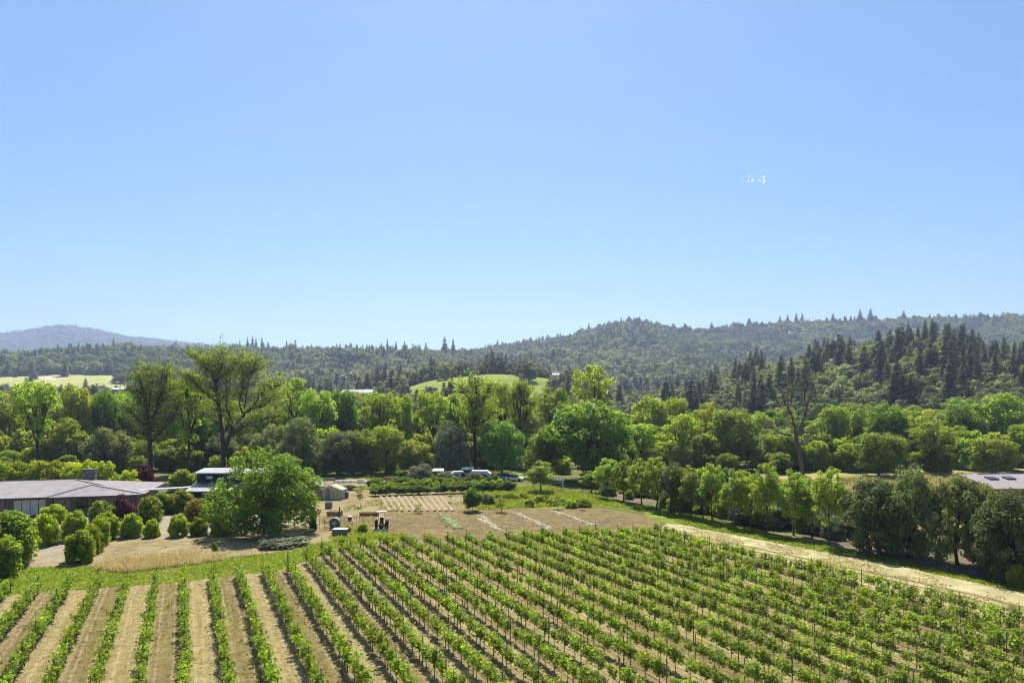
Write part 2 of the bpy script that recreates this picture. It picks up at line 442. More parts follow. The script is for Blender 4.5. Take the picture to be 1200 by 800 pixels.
# vineyard soil: straw and tilled alleys alternate between the rows
TH = math.atan(384 / 800.0)
DIR = np.array((-math.sin(TH), math.cos(TH)))     # along the rows
NRM = np.array((math.cos(TH), math.sin(TH)))      # across the rows
ROW = 2.4
def vineyard_mat():
    m, nt, bs = mat_new('vineyard_soil')
    co = objco(nt)
    sep = nd(nt, 'ShaderNodeSeparateXYZ'); nt.links.new(co, sep.inputs[0])
    u = math_(nt, 'ADD', math_(nt, 'MULTIPLY', sep.outputs[0], float(NRM[0]) / ROW), math_(nt, 'MULTIPLY', sep.outputs[1], float(NRM[1]) / ROW))
    wob = math_(nt, 'MULTIPLY', math_(nt, 'SUBTRACT', noise(nt, co, 1.2, 4, .7), .5), .16)
    u = math_(nt, 'ADD', u, wob)
    fr = math_(nt, 'FRACT', u)                     # 0 and 1 under the vines, .5 mid alley
    par = math_(nt, 'GREATER_THAN', math_(nt, 'FRACT', math_(nt, 'MULTIPLY', u, .5)), .5)
    big = noise(nt, co, .07, 5, .6); fine = noise(nt, co, 7.0, 8, .8); mid = noise(nt, co, 1.4, 7, .7)
    f = math_(nt, 'ADD', math_(nt, 'MULTIPLY', mid, .5), math_(nt, 'MULTIPLY', fine, .5))
    straw = ramp(nt, f, [(.36, (0.186, 0.146, 0.059)), (.48, (0.321, 0.257, 0.110)), (.62, (0.456, 0.385, 0.186))])
    till = ramp(nt, f, [(.36, (0.117, 0.086, 0.037)), (.5, (0.224, 0.167, 0.073)), (.64, (0.361, 0.288, 0.134))])
    weed = ramp(nt, f, [(.36, (0.114, 0.109, 0.029)), (.5, (0.220, 0.185, 0.066)), (.64, (0.334, 0.277, 0.123))])
    wf = ramp(nt, math_(nt, 'ADD', math_(nt, 'MULTIPLY', big, .55), math_(nt, 'MULTIPLY', mid, .45)), [(.44, 0.), (.58, .9)])
    # weeds gather in the middle of the tilled alleys
    cen = ramp(nt, math_(nt, 'ABSOLUTE', math_(nt, 'SUBTRACT', fr, .5)), [(.12, 1.), (.3, .25)])
    tillw = mix(nt, math_(nt, 'MULTIPLY', wf, cen), till, weed)
    # streaks left by the mower and the disc, running along the rows
    sv = math_(nt, 'ADD', math_(nt, 'MULTIPLY', sep.outputs[0], float(DIR[0]) * .09), math_(nt, 'MULTIPLY', sep.outputs[1], float(DIR[1]) * .09))
    cb = nd(nt, 'ShaderNodeCombineXYZ'); nt.links.new(math_(nt, 'MULTIPLY', u, 7.0), cb.inputs[0]); nt.links.new(sv, cb.inputs[1])
    stk = noise(nt, cb.outputs[0], 1.0, 5, .65)
    c = mix(nt, par, straw, tillw)
    c = mix(nt, ramp(nt, stk, [(.42, .55), (.56, 0.)]), c, mix(nt, 1.0, c, (.62, .6, .55), 'MULTIPLY'))
    rut = ramp(nt, math_(nt, 'ABSOLUTE', math_(nt, 'SUBTRACT', math_(nt, 'ABSOLUTE', math_(nt, 'SUBTRACT', fr, .5)), .22)), [(.02, .4), (.055, 0.)])
    c = mix(nt, math_(nt, 'MULTIPLY', rut, ramp(nt, mid, [(.4, .2), (.6, 1.)])), c, (.5, .42, .29))
    sf = math_(nt, 'MULTIPLY', ramp(nt, math_(nt, 'ADD', math_(nt, 'MULTIPLY', noise(nt, co, .18, 5, .7), .6), math_(nt, 'MULTIPLY', fine, .4)), [(.52, 0.), (.66, 1.)]), .45)
    c = mix(nt, sf, c, weed)
    # bare pale strip under the vines
    edge = ramp(nt, math_(nt, 'ABSOLUTE', math_(nt, 'SUBTRACT', fr, .5)), [(.33, 0.), (.38, 1.)])
    bare = ramp(nt, f, [(.38, (0.170, 0.128, 0.059)), (.5, (0.281, 0.222, 0.105)), (.64, (0.383, 0.315, 0.157))])
    c = mix(nt, math_(nt, 'MULTIPLY', edge, .85), c, bare)
    nt.links.new(c, bs.inputs['Base Color'])
    bs.inputs['Roughness'].default_value = 1; bs.inputs['Specular IOR Level'].default_value = .05
    bump(nt, bs, f, .22)
    return m

EDGE = [(-160, 690), (7, 675), (82, 677), (118, 673), (184, 668), (248, 660), (308, 657), (333, 652), (356, 644), (376, 634), (397, 627), (443, 624), (520, 624), (600, 622),
        (680, 616), (770, 614), (820, 624), (870, 638), (915, 648), (985, 662), (1050, 678), (1120, 694), (1200, 716), (1290, 745)]
FAR = [P(x, y, 1.5) for x, y in EDGE]              # ends of the vine rows
FIELD = FAR + [(62, 30), (-62, 30)]
def inside(poly, x, y):
    c = False; n = len(poly); j = n - 1
    for i in range(n):
        xi, yi = poly[i]; xj, yj = poly[j]
        if (yi > y) != (yj > y) and x < (xj - xi) * (y - yi) / (yj - yi) + xi: c = not c
        j = i
    return c
soil_edge = [(p[0] * 1.0, p[1] + 1.2) for p in FAR]
sheet('vineyard_soil', soil_edge + [(75, 18), (-75, 18)], 7, vineyard_mat(), .5)
# headlands and yards
PP = lambda L: [P(x, y) for x, y in L]
sheet('house_yard', PP([(-260, 700), (-60, 690), (10, 672), (120, 664), (200, 655), (300, 650), (360, 642), (420, 634), (450, 622), (440, 600), (400, 590), (300, 588), (160, 586), (-100, 588), (-400, 590)]), 2, G_DIRT, .5)
sheet('gravel_drive', PP([(-60, 676), (20, 664), (70, 657), (92, 645), (60, 634), (120, 628), (250, 626), (380, 610), (440, 596), (380, 590), (250, 600), (160, 606), (-60, 612)]), 3, G_GRAVEL, .4)
sheet('farm_yard', PP([(365, 640), (470, 640), (560, 632), (560, 592), (545, 574), (470, 572), (440, 560), (360, 560), (355, 600)]), 4, G_FARM, .5)
sheet('grass_strip', PP([(-300, 740), (-100, 716), (20, 697), (95, 690), (200, 684), (262, 676), (330, 668), (352, 658), (385, 647), (400, 640), (440, 637), (436, 628), (400, 632), (372, 636), (340, 645),
        (290, 653), (240, 657), (180, 664), (120, 662), (22, 666), (-60, 676), (-300, 690)]), 8, G_GREEN, .5)
sheet('tilled_field', PP([(446, 646), (452, 602), (520, 597), (600, 596), (700, 595), (755, 603), (775, 612), (770, 640), (640, 648), (560, 650)]), 9, G_TILL, .4)
sheet('green_meadow', PP([(548, 596), (556, 576), (600, 568), (660, 572), (700, 580), (760, 594), (830, 608), (900, 626), (1000, 646), (1100, 668), (1300, 712), (1300, 724), (1190, 693), (1060, 664), (960, 645), (870, 628), (800, 615), (775, 612), (748, 600), (700, 593), (640, 596)]), 10, G_GREEN, .5)
sheet('mown_track', PP([(768, 640), (778, 612), (800, 615), (870, 628), (960, 645), (1060, 664), (1190, 693), (1330, 732), (1500, 800), (1500, 860), (1290, 800), (1200, 765), (1100, 728), (1000, 700), (900, 672), (830, 650)]), 6, G_STRAWTRACK, .6)
sheet('yellow_meadow', PP([(860, 560), (960, 545), (1300, 548), (1500, 600), (1300, 650), (1100, 640), (985, 636), (900, 612), (830, 596)]), 1, G_YMEADOW, .6)
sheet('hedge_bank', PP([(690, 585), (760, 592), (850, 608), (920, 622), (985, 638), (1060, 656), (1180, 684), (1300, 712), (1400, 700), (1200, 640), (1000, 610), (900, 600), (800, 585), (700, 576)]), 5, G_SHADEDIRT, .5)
sheet('far_path', PP([(370, 563.4), (440, 564), (520, 563), (520, 561.8), (440, 562.6), (370, 562)]), 11, G_PATH, .05)
sheet('bank_grass', PP([(300, 561), (620, 561), (620, 552), (300, 552)]), 12, G_MEADOW, .4)

# ------------------------------------------------------------------ tree models
def tubes_to_quads(paths, n=5):
    V = []; Q = []; b = 0
    for pts, rad in paths:
        pts = np.asarray(pts, float); m = len(pts)
        d = np.gradient(pts, axis=0); d /= (np.linalg.norm(d, axis=1, keepdims=True) + 1e-9)
        a = np.where(np.abs(d[:, 2:3]) < .85, np.array([[0, 0, 1.]]), np.array([[1., 0, 0]]))
        u = np.cross(d, a); u /= (np.linalg.norm(u, axis=1, keepdims=True) + 1e-9); v = np.cross(d, u)
        t = np.arange(n) * 2 * math.pi / n
        ring = pts[:, None, :] + np.asarray(rad)[:, None, None] * (np.cos(t)[None, :, None] * u[:, None, :] + np.sin(t)[None, :, None] * v[:, None, :])
        V.append(ring.reshape(-1, 3))
        i = np.arange(m - 1)[:, None] * n + np.arange(n)[None, :] + b
        j = np.arange(m - 1)[:, None] * n + ((np.arange(n) + 1) % n)[None, :] + b
        Q.append(np.stack([i, j, j + n, i + n], -1).reshape(-1, 4)); b += m * n
    return np.concatenate(V), np.concatenate(Q)

def bez(p0, p1, p2, k, rs=None, wob=0.0):
    t = np.linspace(0, 1, k)[:, None]
    p = (1 - t) ** 2 * p0 + 2 * t * (1 - t) * p1 + t * t * p2
    if rs is not None and wob: 
        w_ = rs.normal(size=(k, 3)) * wob; w_[0] = 0; w_[-1] = 0; p = p + w_
    return p

def clump_leaves(rs, cen, r, n, size, flat=.7, out=.55, cc=None):
    """leaves spread through a lumpy clump, denser near its surface; normals lean outward"""
    d = rs.normal(size=(n, 3)); d /= np.linalg.norm(d, axis=1, keepdims=True)
    rr = r * rs.uniform(.25, 1.0, (n, 1)) ** .5
    pos = cen + d * rr * np.array([1, 1, flat])
    N = d * out + rs.normal(size=(n, 3)) * (1 - out) * .8 + np.array([0, 0, .45])
    s = size * rs.uniform(.65, 1.35, n)
    V, Q = rhombi(pos, N, s, s * .62, rs)
    return V, Q

def bounds_of(me):
    a = np.zeros(len(me.vertices) * 3, np.float32); me.vertices.foreach_get('co', a); a = a.reshape(-1, 3)
    return float(np.percentile(a[:, 2], 99)), float(2 * np.percentile(np.hypot(a[:, 0], a[:, 1]), 97.5))
def broadleaf(name, seed, H, W, base, leafm, barkm, nclump=60, rc=1.3, nleaf=70, size=.3, trunk_r=.3, nlimb=6,
              shape='round', open_=0.0, flat=.75, fork=.3, limbvis=1.0, out=.55):
    """returns (trunk mesh, crown mesh) at real size. base = height where the crown starts"""
    rs = np.random.RandomState(seed)
    Rx = W / 2; ch = H - base
    cs = []
    tries = 0
    while len(cs) < nclump and tries < 60000:
        tries += 1
        u = rs.uniform(-1, 1, 3)
        zf = (u[2] + 1) / 2
        if shape == 'round': prof = math.sqrt(max(0, 1 - (2 * zf - .9) ** 2)) if zf > .45 else .72 + .28 * (zf / .45)
        elif shape == 'dome': prof = math.sqrt(max(0, 1 - zf ** 2.2))
        elif shape == 'vase': prof = (.35 + .75 * zf) * math.sqrt(max(0, 1 - max(0, (zf - .72) / .28) ** 2))
        elif shape == 'narrow': prof = math.sin(math.pi * min(1, max(.03, zf * .86 + .12))) ** .8
        elif shape == 'cone': prof = 1.02 - zf
        else: prof = 1
        ang = math.atan2(u[1], u[0])
        prof *= .8 + .35 * vnoise(ang * 1.3 + 4 + seed, zf * 3 + seed)
        rad = math.hypot(u[0], u[1])
        if rad > prof: continue
        depth = 1 - rad / max(prof, .05)
        if depth > .45 and zf < .8 and rs.rand() < .55: continue     # hollow-ish centre
        if open_ and vnoise(u[0] * 2.2 + seed * 3, u[1] * 2.2 + zf * 4) < open_: continue
        p = np.array([u[0] * Rx * (1 - rc / W), u[1] * Rx * (1 - rc / W), base + rc * .5 + zf * (ch - rc)])
        if any(np.linalg.norm((p - q) * np.array([1, 1, 1.2])) < rc * .72 for q in cs): continue
        cs.append(p)
    cs = np.array(cs)
    LV, LQ, T = [], [], []; b = 0
    for p in cs:
        r = rc * rs.uniform(.7, 1.35)
        n = int(1.35 * nleaf * (r / rc) ** 2 * rs.uniform(.75, 1.2))
        V, Q = clump_leaves(rs, p, r, n, size, flat, out)
        # a few sprays sticking out of the clump
        LV.append(V); LQ.append(Q + b); b += len(V)
        T.append(np.clip(rs.uniform(0, .6) + rs.uniform(0, .4, n), 0, 1))
    crown = quad_mesh(name + '_crown', np.concatenate(LV), np.concatenate(LQ), np.concatenate(T), [leafm])
    # trunk, limbs and branches to the clumps
    paths = []
    fz = base + ch * fork
    top = np.array([rs.normal() * .3, rs.normal() * .3, fz])
    tp = bez(np.zeros(3), np.array([rs.normal() * .25, rs.normal() * .25, fz * .5]), top, 7, rs, .05 * trunk_r)
    paths.append((tp, np.linspace(trunk_r * 1.0, trunk_r * .7, 7) * np.array([1.35, 1.08, 1, 1, 1, 1, 1])))
    if len(cs):
        ang = np.arctan2(cs[:, 1], cs[:, 0]); order = rs.uniform(-math.pi, math.pi)
        for k in range(nlimb):
            a0 = order + 2 * math.pi * k / nlimb
            da = np.abs((ang - a0 + math.pi) % (2 * math.pi) - math.pi)
            sel = np.where(da < math.pi / nlimb)[0]
            if not len(sel): continue
            c = cs[sel].mean(0); start = tp[-1 - (k % 3)] if k % 2 else top
            c = c * np.array([.8, .8, 1]) 
            mid = start * .45 + c * .55; mid = mid + np.array([0, 0, -.06 * ch]) + rs.normal(size=3) * .05 * W
            lp = bez(start, mid, c, 8, rs, .012 * W)
            lr = np.linspace(trunk_r * .55, trunk_r * .22, 8) * limbvis
            paths.append((lp, lr))
            for q in sel:
                i0 = rs.randint(3, 8); s0 = lp[i0]
                if np.linalg.norm(cs[q] - s0) < .4: continue
                m2 = (s0 + cs[q]) / 2 + rs.normal(size=3) * .03 * W
                paths.append((bez(s0, m2, cs[q], 5, rs, .006 * W), np.linspace(lr[i0] * .6, .025, 5)))
    V, Q = tubes_to_quads(paths, 5)
    trunk = quad_mesh(name + '_trunk', V, Q, mats=[barkm])
    H, W = bounds_of(crown)
    return (trunk, crown, H, W)

def explicit_tree(name, seed, limbs, leafm, barkm, H, W, twig=2.2, ntwig=7, rc=.8, nleaf=26, size=.24, leafy=1.0, leaf_from=.45):
    """a tree whose main limbs are given as polylines [(x,y,z)...], radius; twigs and small leaf sprays grow from their outer parts"""
    rs = np.random.RandomState(seed)
    paths = []; LV, LQ, T = [], [], []; b = 0
    for pts, r0, r1 in limbs:
        pts = np.array(pts, float)
        k = 4 * len(pts)
        t = np.linspace(0, len(pts) - 1, k)
        q = np.stack([np.interp(t, range(len(pts)), pts[:, i]) for i in range(3)], -1)
        for _ in range(2): q[1:-1] = (q[:-2] + 2 * q[1:-1] + q[2:]) / 4
        q[1:-1] += rs.normal(size=(k - 2, 3)) * .08
        rr = np.linspace(r0, r1, k)
        paths.append((q, rr))
        i0 = int(k * leaf_from) if r0 < .45 else int(k * .62)
        for j in range(i0, k):
            for _ in range(ntwig if j < k - 1 else ntwig * 2):
                d = rs.normal(size=3); d[2] = abs(d[2]) * .8 + .1; d /= np.linalg.norm(d)
                L = twig * rs.uniform(.4, 1.25)
                e = q[j] + d * L
                m = q[j] + d * L * .5 + rs.normal(size=3) * .15
                paths.append((bez(q[j], m, e, 4), np.linspace(max(.035, rr[j] * .3), .018, 4)))
                if rs.rand() < leafy:
                    for f in (.55, 1.0):
                        cpt = q[j] + d * L * f
                        n = int(nleaf * rs.uniform(.6, 1.3))
                        V, Q = clump_leaves(rs, cpt, rc * rs.uniform(.6, 1.2), n, size, .8, .3)
                        LV.append(V); LQ.append(Q + b); b += len(V); T.append(np.clip(rs.uniform(0, .7) + rs.uniform(0, .3, n), 0, 1))
    crown = quad_mesh(name + '_crown', np.concatenate(LV), np.concatenate(LQ), np.concatenate(T), [leafm])
    V, Q = tubes_to_quads(paths, 5)
    return (quad_mesh(name + '_trunk', V, Q, mats=[barkm]), crown, H, W)

def conifer(name, seed, H, W, base, leafm, barkm, tiers=16, per=9, seg=5, size=.55, ragged=.25, power=.8):
    rs = np.random.RandomState(seed)
    LP, LN, LS = [], [], []; paths = [(np.array([[0, 0, 0], [0, 0, H * .5], [0, 0, H * .97]]), np.array([.34, .2, .03]) * H / 26)]
    for k in range(tiers):
        f = k / (tiers - 1); z = base + (H - base) * f ** .95
        r = W / 2 * (1 - f) ** power * rs.uniform(1 - ragged, 1.05) + .25
        n = max(3, int(per * (1 - f * .5)))
        a0 = rs.rand() * 6
        for j in range(n):
            a = a0 + 2 * math.pi * j / n + rs.normal() * .15
            L = r * rs.uniform(1 - ragged * 1.3, 1.1)
            if rs.rand() < .06: continue
            dirv = np.array([math.cos(a), math.sin(a), 0])
            for s in range(seg):
                t = (s + .6) / seg
                p = dirv * L * t + np.array([0, 0, z - L * .28 * t ** 1.3])
                w_ = size * (1.25 - .5 * t) * (.38 + .62 * (1 - f))
                for side in (-1, 1):
                    q = p + np.cross(dirv, [0, 0, 1]) * side * w_ * .55 + rs.normal(size=3) * .12
                    LP.append(q); LN.append(np.array([dirv[0] * .35, dirv[1] * .35, 1]) + rs.normal(size=3) * .35); LS.append(w_ * rs.uniform(.7, 1.2))
            if size < 1.0 and j % 3 == 0:
                paths.append((np.array([[0, 0, z], dirv * L * .5 + [0, 0, z - L * .08], dirv * L * .85 + [0, 0, z - L * .2]]), np.array([.07, .05, .02])))
    for k in range(6):
        LP.append(np.array([0, 0, H - .25 * k])); LN.append(rs.normal(size=3)); LS.append(.25 + .06 * k)
    LP = np.array(LP); LN = np.array(LN); LS = np.array(LS)
    V, Q = rhombi(LP, LN, LS, LS * .7, rs)
    tint = np.repeat(rs.uniform(0, 1, len(LP) // 5 + 1), 5)[:len(LP)]
    crown = quad_mesh(name + '_crown', V, Q, tint, [leafm])
    V, Q = tubes_to_quads(paths, 5)
    return (quad_mesh(name + '_trunk', V, Q, mats=[barkm]), crown, H, W)

MODELS = {
 'maple':   [broadleaf('maple', s, 15, 13, 2.2, L_MAPLE, BARK_D, 85, 1.55, 85, .3, .38, 7, 'round') for s in (1, 2, 3)],
 'cotton':  [broadleaf('cotton', s, 22, 13, 5.5, L_COTTON, BARK_D, 62, 1.35, 60, .27, .42, 7, 'vase', open_=.3, fork=.22) for s in (5, 6, 7)],
 'bright':  [broadleaf('bright', s, 13, 11, 2.0, L_BRIGHT, BARK, 80, 1.3, 75, .27, .3, 6, 'round', open_=.1) for s in (8, 9, 10)],
 'willow':  [broadleaf('willow', s, 9, 9, .5, L_WILLOW, BARK, 110, .85, 62, .19, .2, 7, 'dome', flat=.9, out=.35, open_=.15) for s in (12, 13)],
 'oak':     [broadleaf('oak', s, 10, 10, .3, L_OAK, BARK_D, 110, 1.05, 85, .19, .28, 7, 'round', open_=.08) for s in (15, 16, 17)],
 'poplar':  [broadleaf('poplar', s, 9, 4.6, 2.0, L_POPLAR, BARK, 70, .5, 48, .13, .12, 6, 'narrow', open_=.3, fork=.55, out=.3) for s in (18, 19, 20)],
 'darkpop': [broadleaf('darkpop', s, 9, 4.6, 2.2, L_OAK, BARK_D, 50, .72, 62, .16, .13, 5, 'narrow', fork=.5) for s in (21,)],
 'shrub':   [broadleaf('shrub', s, 5, 5.5, .15, L_BRIGHT, BARK, 75, .75, 62, .19, .1, 6, 'dome', out=.45) for s in (23, 24)],
 'olive':   [broadleaf('olive', s, 5, 6, .2, L_OLIVE, BARK, 80, .75, 70, .15, .12, 6, 'dome', out=.35) for s in (26,)],
 'fir':     [conifer('fir', s, 26, 10, 2.5, L_FIR, BARK_D, 20, 11, 5, .85, .28, p_) for s, p_ in ((31, .8), (32, .65), (33, .95))],
}
# coarser models for the far hillsides
FARM = {
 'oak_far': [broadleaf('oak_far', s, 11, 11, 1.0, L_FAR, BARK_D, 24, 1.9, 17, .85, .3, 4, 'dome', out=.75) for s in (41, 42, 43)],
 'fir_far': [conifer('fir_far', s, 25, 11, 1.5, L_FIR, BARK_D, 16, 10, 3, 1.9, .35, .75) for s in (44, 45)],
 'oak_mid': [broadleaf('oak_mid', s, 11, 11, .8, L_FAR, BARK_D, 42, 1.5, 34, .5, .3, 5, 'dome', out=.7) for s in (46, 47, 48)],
 'fir_mid': [conifer('fir_mid', s, 26, 11, 2, L_FIR, BARK_D, 20, 12, 4, 1.25, .4, .85 - .12 * (s - 49)) for s in (49, 50, 51)],
}
n_model = {}
def tree(name, kind, label, x, y, H, W, z=0.0, group=None, cat='tree', rz=None, idx=None, models=None):
    ms = (models or MODELS)[kind]
    n_model[kind] = n_model.get(kind, 0) + 1
    tr, cr, h0, w0 = ms[(n_model[kind] if idx is None else idx) % len(ms)]
    sx = W / w0
    t = thing(name, label, cat, (x, y, z), rnd.uniform(0, 6.28) if rz is None else rz, group, (sx, sx * rnd.uniform(.92, 1.08), H / h0))
    link('trunk', tr, t); link('crown', cr, t)
    return t
def tpx(name, kind, label, px, Y, top, wpx, group=None, **k):
    """tree from photo pixels: trunk column px, distance Y, crown top row, crown width"""
    x, y = XY(px, Y); z = float(terrain(x, y))
    return tree(name, kind, label, x, y, ZAT(top, Y) - z, wpx * Y / F, z, group, **k)

# --- the big individual trees of the belt (limbs traced in metres in each tree's own plane, spread in depth)
def limbs_px(Y, base, L, seed):
    """limbs given in photo pixels relative to the trunk foot -> metres, with depth added"""
    rs = np.random.RandomState(seed); k = Y / F; out = []
    for pts, r0, r1 in L:
        dy = rs.uniform(-1, 1) * .55
        q = []
        for i, (px, py) in enumerate(pts):
            dx = (px - base[0]) * k; dz = (base[1] - py) * k
            q.append((dx, dy * abs(dx) + rs.normal() * .3 * (i > 0), dz))
        out.append((q, r0, r1))
    return out
# cottonwood with the broad forked crown
Yc = 160; b2 = (262, 558)
L2 = [([(262, 558), (261, 520), (256, 480), (253, 449)], .62, .36), ([(253, 452), (247, 440), (238, 432), (231, 420)], .3, .1),
      ([(253, 450), (262, 440), (272, 434), (283, 424)], .26, .08), ([(253, 449), (246, 435), (236, 428), (228, 418)], .2, .07), ([(254, 470), (242, 462), (232, 450), (226, 440)], .24, .08),
      ([(263, 530), (270, 505), (282, 487), (294, 476), (300, 462), (310, 456), (322, 450)], .5, .1), ([(294, 478), (308, 478), (318, 470), (330, 466)], .22, .07),
      ([(286, 484), (281, 468), (287, 455), (288, 440), (292, 424)], .26, .07), ([(288, 446), (297, 438), (305, 432)], .16, .06), ([(276, 496), (268, 480), (266, 462), (266, 448)], .22, .07),
      ([(253, 449), (257, 438), (260, 424), (262, 416)], .16, .05), ([(270, 510), (290, 498), (305, 492), (318, 488)], .22, .06), ([(258, 500), (246, 490), (236, 484)], .2, .06), ([(292, 478), (300, 440), (308, 424)], .16, .05)]
MODELS['big_forked'] = [explicit_tree('big_forked', 61, limbs_px(Yc, b2, L2, 3), L_COTTON, BARK_D, 28, 25, 4.2, 8, 1.1, 12, .19, leafy=.5, leaf_from=.22)]
L1 = [([(176, 558), (176, 530), (175, 505), (176, 495)], .6, .42), ([(176, 498), (171, 480), (168, 462), (165, 448), (160, 440)], .34, .08), ([(177, 497), (184, 480), (188, 464), (194, 450), (197, 438)], .36, .08),
      ([(170, 478), (163, 468), (156, 458)], .2, .06), ([(186, 474), (196, 468), (203, 456)], .2, .06), ([(172, 484), (176, 466), (178, 448), (176, 434)], .22, .05), ([(176, 500), (164, 492), (158, 480)], .2, .06), ([(190, 460), (186, 446), (188, 432)], .18, .05), ([(176, 522), (165, 508), (154, 498), (148, 486)], .2, .05), ([(177, 518), (190, 505), (202, 492), (208, 478)], .22, .05)]
MODELS['forked'] = [explicit_tree('forked', 62, limbs_px(160, (176, 558), L1, 5), L_COTTON, BARK_D, 26, 13, 3.5, 7, 1.05, 12, .19, leafy=.46, leaf_from=.12)]
LD = [([(942, 557), (938, 535), (932, 515), (933, 503)], .55, .36), ([(933, 505), (925, 490), (922, 478), (913, 466), (908, 456)], .3, .07), ([(934, 504), (940, 492), (944, 480), (948, 468), (954, 458)], .34, .08),
      ([(942, 488), (952, 480), (962, 474)], .18, .05), ([(930, 508), (918, 506), (908, 498), (903, 500)], .22, .05), ([(923, 480), (928, 466), (930, 454), (926, 446)], .2, .05), ([(946, 474), (942, 462), (946, 450), (942, 440)], .18, .05),
      ([(914, 468), (922, 458), (916, 448)], .12, .04), ([(935, 515), (944, 520), (948, 508), (956, 500)], .14, .04), ([(948, 468), (958, 466), (966, 470)], .12, .04)]
MODELS['dead'] = [explicit_tree('dead', 63, limbs_px(158, (942, 557), LD, 7), L_OLIVE, BARK, 24, 14, 1.9, 6, .5, 8, .13, leafy=.3, leaf_from=.4)]
L4 = [([(557, 556), (557, 525), (556, 500), (558, 486)], .55, .36), ([(558, 488), (552, 474), (548, 464), (540, 456)], .28, .08), ([(558, 487), (564, 474), (570, 462), (574, 452)], .3, .08), ([(558, 486), (559, 470), (558, 456), (560, 447)], .24, .06), ([(557, 500), (570, 492), (580, 484)], .2, .06), ([(556, 505), (545, 495), (538, 484)], .2, .06)]
MODELS['upright'] = [explicit_tree('upright', 64, limbs_px(165, (557, 556), L4, 9), L_COTTON, BARK_D, 24, 12, 3.3, 9, 1.0, 12, .19, leafy=.45, leaf_from=.12)]
def special(kind, px, Y, name, label, cat='tree'):
    x, y = XY(px, Y)
    t = thing(name, label, cat, (x, y, 0))
    tr, cr, _, _ = MODELS[kind][0]
    link('trunk', tr, t); link('crown', cr, t)
special('big_forked', 262, 160, 'cottonwood_tree', 'tallest cottonwood with a wide forked airy crown, standing behind the black barn')
special('forked', 176, 160, 'cottonwood_tree', 'tall cottonwood with two dark upright limbs, standing behind the stone chimney')
special('dead', 942, 158, 'bare_tree', 'nearly bare twisted dark tree standing out of the green belt below the firs')
special('upright', 557, 165, 'cottonwood_tree', 'tall dark-trunked tree behind the white trailers with an open feathery crown')

